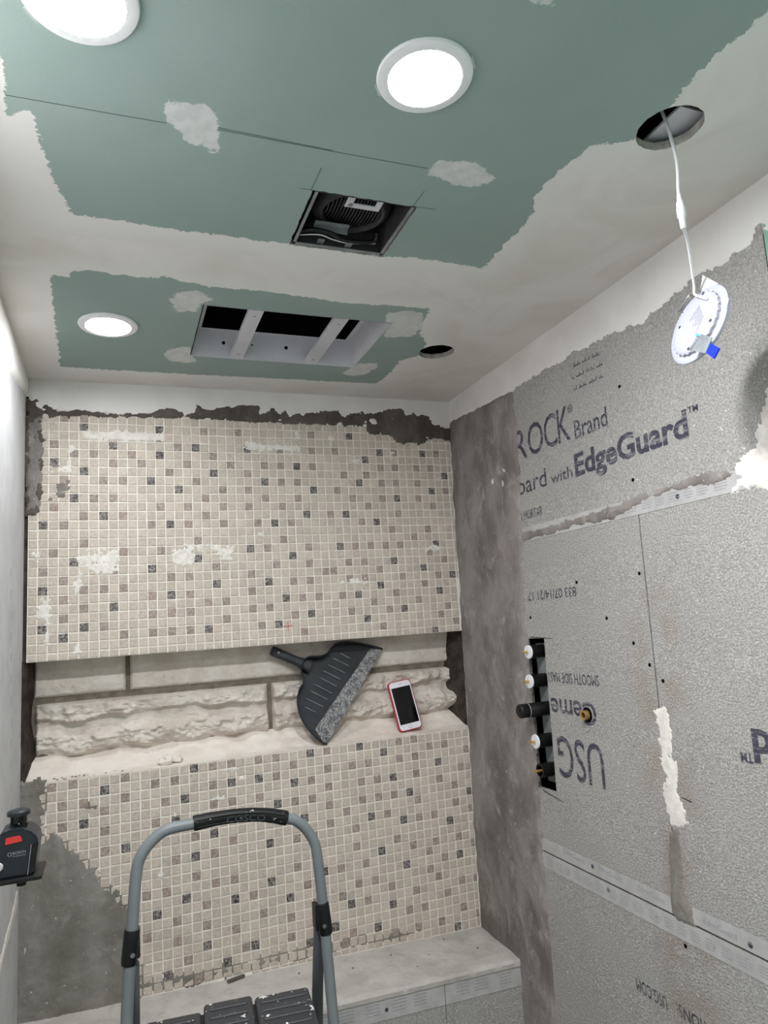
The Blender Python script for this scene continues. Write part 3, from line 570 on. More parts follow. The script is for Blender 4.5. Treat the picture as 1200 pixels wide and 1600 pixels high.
for i, q in enumerate(BLOB):
    r_ = (.009, .006, .007)[i]
    coat('mortar_lump', [[(q[0]+r_*math.cos(t), q[1]+r_*1.3*math.sin(t)) for t in np.arange(0, 6.2, .7)]], rmap(.005), M['stone'], WR, thick=.004, res=.0025, edge=.006, amp=.005, nsc=110, rough=.002, seed=70+i)
def strip(y0, y1, z0, z1, off, mat, name, parent=None, t=.0006):
    q = [RWP(y, z, off) for y, z in rect(y0, y1, z0, z1)]
    return MB().prism(q, (-t, 0, 0)).build(name, mat, parent or WR)
tape_u = strip(-1.13, -.33, JZ1-.005, JZ1+.030, .0003, M['tape'], 'edge_tape')
tape_l1 = strip(SY+.002, -.33, JZ2+.0022, JZ2+.030, .0003, M['tape'], 'edge_tape')
tape_l2 = strip(BE, SY-.03, JZ2+.0022, JZ2+.030, .0003, M['tape'], 'edge_tape')
tape_l3 = strip(BE, -.33, JZ2-.036, JZ2-.0022, .0003, M['tape'], 'edge_tape')
rd = random.Random(5)
for par, y0, y1, zc, hh in ((tape_u, -1.02, -.60, JZ1+.012, .011), (tape_l3, -1.12, -.36, JZ2-.019, .011)):
    y = y1; k = 0
    while y > y0:
        w = rd.uniform(.022, .034)
        for r_ in range(4):
            z = zc+(r_-1.5)*hh*.46; ww = w*(1-.12*abs(r_-1.5))
            strip(y-ww, y, z-.0009, z+.0009, .0009, M['tape_print'], 'print_line', par, .0002)
        y -= w+rd.uniform(.006, .014); k += 1
def dot(par, y, z, r, mat):
    c = Vector(RWP(y, z, .0009)); MB().lathe([(0, .0004), (r, .0003), (r, 0)], c, (-1, 0, 0), 14).build('print_dot', mat, par)
dot(tape_l1, DOTS[0][0], DOTS[0][1], .0045, M['ink']); dot(tape_l3, DOTS[1][0], DOTS[1][1], .0048, M['ink']); dot(tape_l2, DOTS[2][0], DOTS[2][1]+.002, .005, M['ink'])
dot(tape_u, -.905, JZ1+.011, .0048, M['ink'])
for i in range(5): dot(tape_l3, -.45-.14*i, JZ2-.02, .0026, M['tape_print'])
for y, z in SCREWS:
    c = Vector(RWP(y, z, .0006)); MB().lathe([(0, .0004), (.0034, .0002), (.0042, -.001)], c, (-1, 0, 0), 10).build('screw_head', M['hole_black'], WR)
for a, b in (((-.3685, 1.4105), (-.460, 1.4075)), ((-.37, 1.047), (-.455, 1.036)), ((-.855, 1.118), (-.83, 1.122))):
    q = [RWP(a[0], a[1], .0012), RWP(b[0], b[1], .0012), RWP(b[0], b[1]+.0008, .0012), RWP(a[0], a[1]+.0018, .0012)]; MB().prism(q, (-.0002, 0, 0)).build('saw_cut', M['hole_black'], WR)

def text_flat(body, bold=0.):
    c = bpy.data.curves.new('t', 'FONT'); c.body = body; c.size = 1; c.offset = bold; c.resolution_u = 3
    o = bpy.data.objects.new('t', c); COL.objects.link(o); bpy.context.view_layer.update()
    me = bpy.data.meshes.new_from_object(o.evaluated_get(bpy.context.evaluated_depsgraph_get()))
    V = [v.co.copy() for v in me.vertices]; Fc = [tuple(p_.vertices) for p_ in me.polygons]
    bpy.data.objects.remove(o); bpy.data.meshes.remove(me); bpy.data.curves.remove(c)
    x0 = min(v.x for v in V); x1 = max(v.x for v in V); y0 = min(v.y for v in V); y1 = max(v.y for v in V)
    return [((v.x-x0)/(x1-x0), (v.y-y0)/(y1-y0)) for v in V], Fc
def letters(body, y0, z0, w, h, rot=False, mat='ink', bold=.0, parent=None, off=.0008, slope=0., name='lettering'):
    P_, F_ = text_flat(body, bold); s = -1 if not rot else 1; m = MB()
    m.add([RWP(y0+s*a*w, z0-s*b*h+slope*a, off) for a, b in P_], F_)
    return m.build(name, M[mat], parent or WR, recalc=False)
for ch, y_, w_ in (('R', -.362, .060), ('O', -.427, .068), ('C', -.499, .053), ('K', -.556, .046)): letters(ch, y_, 1.8585, w_, .0815)
letters('\u00ae', -.600, 1.919, .020, .019)
letters('Brand', -.619, 1.8520, .114, .043, bold=.004)
letters('oard', -.362, 1.7715, .131, .0445)
letters('with', -.512, 1.7710, .085, .0270, bold=.004)
letters('EdgeGuard', -.608, 1.7515, .341, .0700, bold=.028)
letters('TM', -.953, 1.8095, .024, .0125, bold=.01)
letters('& MORTAR', -.362, 1.7050, .103, .0225)
for i, (a, b) in enumerate(((0, 1), (2, 3), (4, 5))):
    A, B = SMALL[a], SMALL[b]; n = 15
    for k in range(n):
        if (k*7+i*3) % 5 == 0: continue
        y = A[0]+(B[0]-A[0])*k/n; z = A[1]+(B[1]-A[1])*k/n
        w_ = .0048; strip(y-w_, y, z+.001, z+.0042, .0006, M['ink'], 'ink_dash', None, .0002)
        if k % 2: strip(y-w_, y-w_*.6, z+.004, z+.010, .0006, M['ink'], 'ink_dash', None, .0002)
letters('833 07/14/21 17', -.5707, 1.5235, .200, .0225, True)
letters('SMOOTH SIDE MAST', -.6220, 1.3295, .194, .0232, True)
letters('Ceme', -.6030, 1.2705, .170, .050, True, bold=.012)
letters('USG', -.6120, 1.1850, .166, .092, True)
letters('uard', -1.146, 1.2640, .1425, .0545, True, bold=.028)
letters('TM', -1.0003, 1.2225, .0235, .0155, True, bold=.02)
letters('USG.COM', -.7345, .7490, .083, .0225, True)
letters('TIONS:', -.835, .7515, .076, .0215, True)
for i in range(4):
    a, b = EG[2*i], EG[2*i+1]; letters('EdgeGuard', a[0], a[1]-.008, a[0]-b[0], .014, False, 'tape_print', .02, tape_l2 if i == 3 else tape_l1, .0010, b[1]-a[1])

# ---- floor and the wall behind the camera
m = MB(); m.box((LX-.02, YB-.02, -.03), (1.4, .14, 0)); tag(m.build('floor', M['floor']), 'grey concrete floor of the unfinished room', 'floor', kind='structure')
m = MB(); m.box((LX-.02, YB-.03, 0), (1.3, YB, HC+.02)); tag(m.build('wall_front', M['front']), 'plain white wall behind the viewer', 'wall', kind='structure')

# ================================================================ THINGS
# ---- bench below the tiles
bn = thing('shower_bench', 'low mortar-topped bench ledge along the foot of the mosaic wall', 'bench', (.57, -.1, 0))
yf = lambda x: -.165-.035*x
zf = lambda x: .6195-.006*x
n = 260; k = 40; m = MB(); vs_ = []
for i in range(n):
    x = -.006+(rwx(.6)-.001+.006)*i/(n-1)
    for j in range(k):
        t = j/(k-1); y = .0+(yf(x))*t; z = (bench_back(x)-.0015)*(1-t)**1+zf(x)*t
        if j < k-1 and j > 0: z += .0030*mnoise.fractal(Vector((x*18, y*18, 1)), 1, 2, 4)+.0012*mnoise.noise(Vector((x*130, y*130, 4)))
        vs_.append((x, y, z))
    vs_.append((x, yf(x)-.005+.0015*mnoise.noise(Vector((x*40, 2, 0))), zf(x)-.006)); vs_.append((x, yf(x)-.004, zf(x)-.016+.002*mnoise.noise(Vector((x*60, 5, 0))))); vs_.append((x, yf(x)+.002, zf(x)-.018))
k += 3
m.add(vs_, [(i*k+j, i*k+j+1, (i+1)*k+j+1, (i+1)*k+j) for i in range(n-1) for j in range(k-1)])
m.build('bench_top', M['bench'], bn, smooth=True, recalc=False)
m = MB(); seg = [(-.006, .939), (.9405, rwx(.5)-.003)]
for a, b in seg:
    q = [(a, yf(a), 0), (b, yf(b), 0), (b, yf(b), zf(b)-.012), (a, yf(a), zf(a)-.012)]
    pn = MB(); pn.prism(q, (0, .0127, 0)); pn.build('cement_board', M['board'], bn)
for a, b in seg:
    tp = MB(); tp.prism([(a, yf(a)-.0008, zf(a)-.062), (b, yf(b)-.0008, zf(b)-.062), (b, yf(b)-.0008, zf(b)-.015), (a, yf(a)-.0008, zf(a)-.015)], (0, -.0005, 0)); tpo = tp.build('edge_tape', M['tape'], bn)
    x = a+.03
    while x < b-.05:
        w = rd.uniform(.03, .045)
        for r_ in range(4):
            z = zf(x)-.048+r_*.0072; pm = MB(); pm.prism([(x, yf(x)-.0015, z), (x+w, yf(x+w)-.0015, z), (x+w, yf(x+w)-.0015, z+.002), (x, yf(x)-.0015, z+.002)], (0, -.0002, 0)); pm.build('print_line', M['tape_print'], tpo)
        x += w+rd.uniform(.012, .03)
for x, z in ((.79, .574), (.655, .556)): MB().lathe([(0, .0004), (.0045, .0003), (.0045, 0)], (x, yf(x)-.0016, z), (0, -1, 0), 14).build('print_dot', M['ink'], bn)
for i, (x, y) in enumerate(((.86, -.05), (.95, -.09), (1.02, -.03), (.75, -.07), (.62, -.04), (1.08, -.11), (.9, -.13))):
    z = bench_back(x)*(1+y/.18)+zf(x)*(-y/.18); bm = bmesh.new(); bmesh.ops.create_icosphere(bm, subdivisions=1, radius=.0022)
    MB().bm(bm, 0, Matrix.Translation((x, y, z+.001))@Matrix.Diagonal((1.3, 1, .6, 1))).build('mortar_crumb', M['mortar_dark'], bn)
m = MB(); c0 = Vector((.47, -.012, bench_back(.47)+.001)); m.box((-.022, -.004, 0), (.022, .004, .004), 0, Matrix.Translation(c0)@Matrix.Rotation(.25, 4, 'Z'))
tag(m.build('mortar_scrap', M['mortar_dark']), 'thin dark scrap lying at the back of the bench ledge', 'scrap')

# ---- downlights
def downlight(x, y, label, clips=True, lens='lens'):
    d = thing('downlight', label, 'light', (x, y, HC), 'lit round ceiling downlights')
    MB().lathe([(.0485, .004), (.060, .0), (.0605, -.002), (.059, -.0045), (.052, -.0065), (.0462, -.0062), (.0455, -.004)], (x, y, HC), n=48).build('trim_ring', M['trim'], d, smooth=True, recalc=False)
    MB().lathe([(.0458, -.0045), (.03, -.0056), (.015, -.006), (.0001, -.0062)], (x, y, HC), n=48).build('lens', M[lens], d, smooth=2, recalc=False)
    MB().lathe([(.0001, .03), (.046, .03), (.046, .001)], (x, y, HC), n=32).build('can', M['metal_white'], d, smooth=True)
    if clips:
        for a in (2.5, 5.6): MB().rbox((-.010, -.0012, -.003), (.010, .0012, -.0002), .0004, 1, 0, Matrix.Translation((x+.0615*math.cos(a), y+.0615*math.sin(a), HC))@Matrix.Rotation(a+math.pi/2, 4, 'Z')).build('film_tab', M['film'], d)
    return d
downlight(*DOWN[0], 'lit round downlight at the upper left of the large green ceiling panel')
downlight(*DOWN[1], 'lit round downlight in the middle of the large green ceiling panel')
downlight(*DOWN[2], 'lit round downlight left of the rectangular metal housing', False, 'lens_weak')
for i, q in enumerate(BACKDOWN): downlight(*q, ['lit round downlight behind the viewer near the right wall', 'lit round downlight far behind the viewer in mid ceiling'][i])

# ---- dangling downlight
hx, hy = HOLES_R[0][0]
dl = thing('dangling_downlight', 'unlit white slim downlight dangling on its cable from the ceiling hole', 'light', (hx, hy, HC-.36))
C0 = Vector((1.00892, -1.16001, 1.87466)); nb = Vector((-.94561, .09681, .31056)).normalized()      # lamp centre, normal of its back
up = (Vector((0, 0, 1))-nb*nb.z).normalized(); sd_ = up.cross(nb)                        # in-plane axes
def LP(a, b, h=0): return C0+sd_*a+up*b+nb*h
fr = Matrix((sd_, up, nb)).transposed().to_4x4(); fr.translation = C0
MB().lathe([(.0001, -.007), (.05, -.0068), (.057, -.005), (.060, -.001), (.0602, .0015), (.058, .003), (.050, .0035), (.0485, .0035)], C0, nb, 56).build('flange', M['lamp_white'], dl, smooth=True)
hs = MB().lathe([(.0486, .003), (.0480, .0085), (.0455, .0105), (.036, .0112), (.0001, .0114)], C0, nb, 48).build('back_housing', M['lamp_white'], dl, smooth=True)
for i in range(26):
    a = 2*math.pi*i/26; MB().box((-.0024, -.0008, 0), (.0024, .0008, .0045), 0, fr@Matrix.Translation((.0485*math.cos(a), .0485*math.sin(a), .0038))@Matrix.Rotation(a+math.pi/2, 4, 'Z')).build('vent_slot', M['tape'], hs)
for a, b in ((.0400, -.0157), (-.0006, -.0430), (.0138, .0420), (-.0306, .0066)): MB().lathe([(0, .0012), (.0024, .001), (.0026, 0)], LP(a, b, .0108), nb, 10).build('screw', M['steel'], hs)
ldir = math.atan2(-.0257-.0237, .0094-.0098)
for i in range(7):
    t = i/6; a = Vector((.0098, .0237)).lerp(Vector((.0231, .0002)), t); b = Vector((-.0099, .0037)).lerp(Vector((.0094, -.0257)), t); b = a.lerp(b, .9-.16*(i % 3)); d = Vector((b.y-a.y, a.x-b.x)).normalized()*.0007
    MB().prism([LP(*(a-d), .0116), LP(*(a+d), .0116), LP(*(b+d), .0116), LP(*(b-d), .0116)], nb*.0002).build('print_line', M['tape_print'], hs)
MB().prism([LP(.011, -.0235, .0116), LP(.0185, -.0275, .0116), LP(.0205, -.0330, .0116), LP(.0125, -.0295, .0116)], nb*.0002).build('print_patch', M['blue_print'], hs)
def coil(A, B, r, par):
    A, B = Vector(A), Vector(B); d = (B-A).normalized(); u_ = d.orthogonal().normalized(); w_ = d.cross(u_)
    MB().tube([A.lerp(B, t/48)+(u_*math.cos(t*1.25)+w_*math.sin(t*1.25))*r for t in range(49)], .0006, 5).build('coil', M['steel'], par)
pl = MB().prism([LP(.0319, -.0357, .016), LP(.0571, -.0526, .016), LP(.0491, -.0743, .017), LP(.0126, -.0533, .017)], nb*.0009).build('spring_clip', M['galv'], dl)
coil(LP(.030, -.038, .0175), LP(.0135, -.0535, .0175), .0022, pl)
bs = [LP(.0600, -.064, .0175), LP(.0800, -.0805, .018), LP(.0715, -.0925, .018), LP(.0530, -.0755, .0175)]
MB().prism(bs, nb*.0024).build('blue_sleeve', M['blue'], pl)
w2 = MB().tube([LP(-.0034, .0471, .008), LP(-.0209, .058, .010), LP(-.0401, .0376, .011), LP(-.0223, .0275, .010)], .0009, 6).build('spring_clip', M['steel'], dl)
coil(LP(-.020, .052, .0105), LP(-.036, .036, .0105), .0026, w2)
MB().prism([LP(-.0018, .0840, .006), LP(.0351, .0502, .003), LP(-.0059, .0590, .003)], nb*.0003).build('film_flap', M['film'], dl)
MB().prism([LP(.052, .020, .002), LP(.064, .010, .004), LP(.060, -.006, .004)], nb*.0003).build('film_flap', M['film'], dl)
T0 = Vector((hx+.004, hy+.005, HC)); plug = LP(.0150, .0340, .0125)
jn = Vector((hx+.002, hy+.002, HC-.125))
MB().tube(catmull([T0+Vector((-.012, .01, .075)), T0+Vector((-.004, .003, .03)), T0, T0+Vector((.004, -.002, -.05)), jn+Vector((0, 0, .03)), jn+Vector((0, 0, .012))], 8), .0024, 8).build('supply_cable', M['wire'], dl, smooth=2)
cn = MB().tube([jn+Vector((0, 0, z)) for z in (.024, .014, .012, .004, .003, -.010, -.012, -.026, -.028)], [.0030, .0038, .0052, .0056, .0062, .0060, .0046, .0040, .0032], 14).build('connector', M['white_plastic'], dl, smooth=True)
MB().tube(catmull([jn+Vector((0, 0, -.026)), jn.lerp(LP(.0007, .062, .020), .45)+Vector((.002, 0, 0)), LP(.0000, .064, .020), LP(.0007, .0464, .0165), LP(.012, .036, .0150), LP(.0282, .024, .0125)], 8), .0019, 8).build('lamp_cable', M['wire'], dl, smooth=2)

# ---- exhaust fan housing in its cut-out
fx, fy = (FX0+FX1)/2, (FY0+FY1)/2
fan = thing('exhaust_fan', 'black exhaust fan housing with round ribbed grille set in the ceiling cut-out', 'fan', (fx, fy, HC))
a0, a1, b0, b1 = FX0+.006, FX1-.004, FY0+.004, FY1-.003
m = MB(); t = .0015
for lo, hi in (((a0, b0, HC+.002), (a0+t, b1, HC+.13)), ((a1-t, b0, HC+.002), (a1, b1, HC+.13)), ((a0, b0, HC+.002), (a1, b0+t, HC+.13)), ((a0, b1-t, HC+.002), (a1, b1, HC+.13)), ((a0, b0, HC+.128), (a1, b1, HC+.13))): m.box(lo, hi)
m.build('housing', M['fan_grey'], fan)
m = MB()
for lo, hi in (((a0-.001, b1-.006, HC+.0005), (a1, b1+.001, HC+.002)), ((a1-.005, b0, HC+.0005), (a1+.001, b1, HC+.002)), ((a0-.001, b0, HC+.0005), (a0+.004, b1, HC+.002))): m.box(lo, hi)
m.build('flange', M['galv'], fan)
gz = HC+.030; gc = Vector((.588, -.853, gz))
MB().lathe([(.074, .05), (.071, .016), (.064, .004), (.056, .0), (.051, .003), (.049, .010)], gc, n=48).build('blower_ring', M['fan_grey'], fan, smooth=True)
MB().lathe([(.0495, .012), (.02, .013), (.0001, .013)], gc, n=32).build('grille_back', M['hole_black'], fan)
for i in range(17):
    x = -.046+.092*i/16; L = math.sqrt(max(0, .0495**2-x*x))
    MB().tube([gc+Vector((x, -L, .008)), gc+Vector((x, -L*.5, .004)), gc+Vector((x, 0, .0025)), gc+Vector((x, L*.5, .004)), gc+Vector((x, L, .008))], .0016, 6).build('grille_slat', M['fan_grey'], fan, smooth=2)
m = MB(); bz = HC+.020
m.box((.561, b0+.002, bz), (.573, b0+.052, bz+.002)); m.box((.612, b0+.002, bz), (.622, b0+.052, bz+.002)); m.box((.561, b0+.043, bz-.0002), (.622, b0+.054, bz+.0018)); m.build('bracket', M['metal_white'], fan)
MB().lathe([(0, -.002), (.004, -.0015), (.0045, 0)], (.570, b0+.047, bz), n=12).build('bracket_screw', M['steel'], fan)
m = MB(); m.box((fx-.052, b1-.045, HC+.022), (fx+.010, b1-.030, HC+.024)); m.box((fx-.052, b1-.031, HC+.014), (fx+.010, b1-.029, HC+.024)); m.build('bracket', M['galv'], fan)
for sx in (-.040, .012): MB().box((fx+sx, b1-.016, HC+.006), (fx+sx+.012, b1-.002, HC+.008)).build('mounting_tab', M['galv'], fan)
MB().tube(catmull([(a0+.008, b1-.016, HC+.018), (a0+.03, b1-.032, HC+.014), (fx-.02, b1-.030, HC+.012), (fx, b1-.020, HC+.010), (fx+.03, b1-.014, HC+.012), (a1-.02, b1-.018, HC+.016), (a1-.018, b1-.03, HC+.026)], 8), .0038, 8).build('power_lead', M['black'], fan, smooth=2)
MB().tube(catmull([(a0+.010, b1-.012, HC+.012), (fx-.04, b1-.024, HC+.010), (fx-.012, b1-.016, HC+.009), (fx+.02, b1-.012, HC+.009), (a1-.016, b1-.014, HC+.014)], 8), .0011, 6).build('thin_wire', M['wire'], fan, smooth=2)

# ---- rectangular metal housing with two cross bars
hsg = thing('ceiling_housing', 'white sheet-metal rectangular housing with two cross bars recessed in the ceiling', 'housing', ((HX0+HX1)/2, (HY0+HY1)/2, HC))
A = [(HX0+.002, HY0+.002), (HX1-.002, HY0+.002), (HX1-.002, HY1-.002), (HX0+.002, HY1-.002)]
B = [(.388, -.500), (.772, -.500), (.772, -.262), (.388, -.262)]; hz = .060
m = MB(); q = [(x, y, HC-.0005) for x, y in A]+[(x, y, HC+hz) for x, y in B]
m.add(q, [(i, (i+1) % 4, (i+1) % 4+4, i+4) for i in range(4)])
q2 = [(x-(.0012 if x < .5 else -.0012), y-(.0012 if y < -.4 else -.0012), z) for x, y, z in q]; m.add(q2, [(i+4, (i+1) % 4+4, (i+1) % 4, i) for i in range(4)])
m.build('sloped_frame', M['metal_white'], hsg, recalc=False)
m = MB(); C_ = [(.398, -.49), (.762, -.49), (.762, -.268), (.398, -.268)]
m.add([(x, y, HC+hz) for x, y in B]+[(x, y, HC+hz+.001) for x, y in C_], [(i, (i+1) % 4, (i+1) % 4+4, i+4) for i in range(4)]); m.build('inner_lip', M['metal_white'], hsg, recalc=False)
m = MB(); 
for lo, hi in (((.385, -.503, HC+hz+.002), (.387, -.259, HC+.25)), ((.773, -.503, HC+hz+.002), (.775, -.259, HC+.25)), ((.385, -.503, HC+hz+.002), (.775, -.501, HC+.25)), ((.385, -.261, HC+hz+.002), (.775, -.259, HC+.25)), ((.385, -.503, HC+.248), (.775, -.259, HC+.25))): m.box(lo, hi)
m.build('duct_box', M['hole_black'], hsg)
for xa, xb in ((.4685, .5005), (.6575, .6905)):
    bar = MB(); bar.rbox((xa, HY0+.003, HC+.001), (xb, HY1-.004, HC+.0025), .0006, 1); bar.box((xa, HY0+.003, HC+.002), (xa+.0012, HY1-.004, HC+.010)); bar.box((xb-.0012, HY0+.003, HC+.002), (xb, HY1-.004, HC+.010))
    bo = bar.build('cross_bar', M['metal_white'], hsg)
    for yy in (HY0+.035, HY1-.03): MB().lathe([(0, -.0012), (.003, -.0008), (.0034, 0)], ((xa+xb)/2, yy, HC+.001), n=10).build('rivet', M['steel'], bo)
for x, r_ in ((.452, .0042), (.522, .0022), (.608, .0045)):
    t = .55; p_ = Vector((x, HY1-.002-.025*t, HC+hz*t)); MB().lathe([(0, .0008), (r_, .0006), (r_, 0)], p_, Vector((0, -hz, -.025)), 14).build('punched_hole', M['hole_black'], hsg)

# ---- shower valve set in the wall opening
vz = [1.3766, 1.3065, 1.239, 1.165, 1.097]; vy = -.386
vset = thing('shower_valve_set', 'row of five black capped valve stems standing out of the wall opening', 'valve', (1.16, vy, 1.04))
MB().rbox((1.188, vy-.010, 1.062), (1.250, vy+.034, 1.395), .004, 2).build('valve_body', M['galv'], vset)
for i, z in enumerate(vz):
    xe = [1.146, 1.141, 1.104, 1.142, 1.147][i]; r_ = .0163 if i != 2 else .0168
    if i == 2:
        vv = MB().lathe([(.0001, 0), (.0125, 0), (.0145, .0015), (r_, .004), (r_, .022), (r_*.985, .0225), (r_*.985, .0235), (r_, .024), (r_, .11)], (xe, vy, z), (1, 0, 0), 32).build('valve_sleeve', M['black'], vset, smooth=True)
        MB().lathe([(r_+.0003, .024), (r_+.0003, .0255)], (xe, vy, z), (1, 0, 0), 32).build('sleeve_ring', M['tape'], vv)
    elif i == 4:
        vv = MB().lathe([(.0125, .014), (.0125, 0), (r_, .0), (r_, .08)], (xe, vy, z), (1, 0, 0), 32).build('valve_sleeve', M['black'], vset, smooth=True)
        MB().lathe([(.0001, .010), (.0124, .010)], (xe, vy, z), (1, 0, 0), 24).build('recess', M['hole_black'], vv)
    else:
        vv = MB().lathe([(.0001, .002), (r_, .002), (r_, .08)], (xe, vy, z), (1, 0, 0), 32).build('valve_sleeve', M['black'], vset, smooth=True)
        MB().lathe([(.0001, -.001), (.0160, -.001), (.0167, .0004), (.0167, .0028)], (xe, vy, z), (1, 0, 0), 32).build('end_cap', M['white_plastic'], vv, smooth=True)
    if i != 2: MB().lathe([(.0001, -.018), (.0022, -.018), (.0022, -.010), (.0031, -.0095), (.0031, .01)], (xe, vy, z), (1, 0, 0), 12).build('stem', M['brass'], vv, smooth=True)
ny, nz = NIP
npl = thing('pipe_nipple', 'threaded brass pipe nipple poking through a hole in the cement board', 'pipe', (rwx(nz), ny, nz))
MB().lathe([(.0165, .0), (.0165, -.0012), (.0105, -.0016)], (rwx(nz), ny, nz), (1, 0, 0), 24).build('board_hole', M['hole_black'], npl)
MB().lathe([(.0068, .0), (.0068, -.006), (.0105, -.007)]+[(.0105-.0006*(k_ % 2), -.006+.0018*k_) for k_ in range(8)], (rwx(nz)-.006, ny, nz), (1, 0, 0), 28).build('threaded_tube', M['brass'], npl, smooth=True)
MB().lathe([(.0066, -.001), (.0001, -.001)], (rwx(nz)-.006, ny, nz), (1, 0, 0), 16).build('bore', M['hole_black'], npl)

# ---- dustpan leaning in the niche
pan = thing('dustpan', 'charcoal plastic dustpan with ribbed floor and scuffed lip leaning in the niche', 'dustpan', (PAN[-1][0], PAN[-1][1], PAN[-1][2]))
pn_ = Vector((0, -math.cos(.22), math.sin(.22)))       # normal towards the room
OUT = catmull(PAN, 5); N_ = len(OUT)
cx = sum(OUT, Vector())/N_
m = MB(); m.prism([p_ for p_ in OUT], pn_*-.003); m.build('pan_floor', M['pan'], pan)
def arc(i):
    t = i/(N_-1); return math.sin(math.pi*t)**.55
m = MB(); vs_ = []
for i, p_ in enumerate(OUT):
    tdir = (OUT[min(i+1, N_-1)]-OUT[max(i-1, 0)]).normalized(); o_ = tdir.cross(pn_).normalized()
    if (p_-cx).dot(o_) < 0: o_ = -o_
    h_ = .002+.030*arc(i); fl = .006*arc(i)
    vs_ += [p_-pn_*.003, p_+o_*.0015, p_+pn_*h_+o_*(fl+.001), p_+pn_*(h_+.0015)+o_*(fl+.0), p_+pn_*h_+o_*(fl-.0025), p_-o_*.0015]
k = 6; m.add(vs_, [(i*k+j, i*k+(j+1) % k, (i+1)*k+(j+1) % k, (i+1)*k+j) for i in range(N_-1) for j in range(k)]); m.build('rim_wall', M['pan'], pan, smooth=True)
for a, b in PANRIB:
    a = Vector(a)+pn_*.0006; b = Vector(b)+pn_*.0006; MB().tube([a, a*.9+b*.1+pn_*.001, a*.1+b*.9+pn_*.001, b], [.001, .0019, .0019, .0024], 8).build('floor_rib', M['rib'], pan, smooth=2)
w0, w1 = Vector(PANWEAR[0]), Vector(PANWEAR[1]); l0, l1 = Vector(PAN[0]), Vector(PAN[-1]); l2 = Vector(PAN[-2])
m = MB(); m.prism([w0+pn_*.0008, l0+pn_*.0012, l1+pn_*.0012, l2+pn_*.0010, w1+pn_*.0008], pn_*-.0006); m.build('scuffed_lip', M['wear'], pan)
h0, h1 = Vector(PANHANDLE[0])+pn_*.010, Vector(PANHANDLE[1])+pn_*.012; hd = (h1-h0).normalized(); hs_ = hd.cross(pn_).normalized()
m = MB(); vs_ = []; fs = []; n = 14; secs = []
for t, w_, d_ in ((-.12, .020, .012), (.05, .017, .011), (.25, .0125, .0085), (.6, .0125, .0085), (.92, .0135, .0085), (.99, .0125, .0075), (1.0, .009, .005)):
    c = h0+(h1-h0)*t
    secs.append([c+hs_*w_*math.copysign(abs(math.cos(2*math.pi*j/n))**.6, math.cos(2*math.pi*j/n))+pn_*d_*math.copysign(abs(math.sin(2*math.pi*j/n))**.6, math.sin(2*math.pi*j/n)) for j in range(n)])
for s_ in secs: vs_ += s_
fs = [(i*n+j, i*n+(j+1) % n, (i+1)*n+(j+1) % n, (i+1)*n+j) for i in range(len(secs)-1) for j in range(n)]+[tuple(range(n)), tuple(range((len(secs)-1)*n, len(secs)*n))]
m.add(vs_, fs); hdl = m.build('handle', M['pan'], pan, smooth=True)
c = h0+(h1-h0)*.80+pn_*.0085; MB().lathe([(0, .0012), (.0028, .001), (.0034, 0)], c, pn_, 12).build('rivet', M['tape'], hdl)

# ---- phone
ph = thing('phone', 'white smartphone in a red case leaning upright in the niche', 'phone', (.987, .022, 1.1605))
Mp = Matrix.Translation((.9885, .020, sill_z(.02)+.0065))@Matrix.Rotation(-math.radians(6.5), 4, 'Y')@Matrix.Rotation(-math.radians(15), 4, 'X')
def rrect(w, h, r, n=6):
    out = []
    for cx_, cz_, a in ((w/2-r, h-r, 0), (-w/2+r, h-r, 90), (-w/2+r, r, 180), (w/2-r, r, 270)):
        for i in range(n+1): t = math.radians(a+90*i/n); out.append((cx_+r*math.cos(t), cz_+r*math.sin(t)))
    return out
def slab(w, h, r, y0, y1, ox=0, oz=0, cham=.0): 
    m = MB(); q = rrect(w, h, r); k = len(q); q2 = rrect(w-2*cham, h-2*cham, max(r-cham, .0005)) if cham else q
    A_ = [Mp@Vector((x+ox, y1, z+oz)) for x, z in q]; B_ = [Mp@Vector((x+ox, y0+cham, z+oz)) for x, z in q]; C2 = [Mp@Vector((x+ox, y0, z+oz+cham)) for x, z in q2]
    m.add(A_+B_+C2, [tuple(range(k)), tuple(range(2*k, 3*k))]+[(i, (i+1) % k, (i+1) % k+k, i+k) for i in range(k)]+[(i+k, (i+1) % k+k, (i+1) % k+2*k, i+2*k) for i in range(k)]); return m
slab(.0715, .1425, .011, -.0045, .0055, cham=.0018).build('case', M['red'], ph, smooth=True)
bd = slab(.0665, .1375, .0095, -.0050, 0, 0, .0025, .0004).build('phone_face', M['white_plastic'], ph, smooth=True)
slab(.0590, .1045, .0008, -.0054, -.0049, 0, .0190).build('screen', M['screen'], bd)
MB().lathe([(.0042, .0002), (.0052, .0004), (.0058, .0002)], Mp@Vector((0, -.0050, .0105)), (Mp.to_3x3()@Vector((0, -1, 0))), 20).build('home_button', M['tape'], bd)
slab(.011, .0016, .0007, -.0053, -.0049, 0, .1312).build('earpiece', M['tape'], bd)

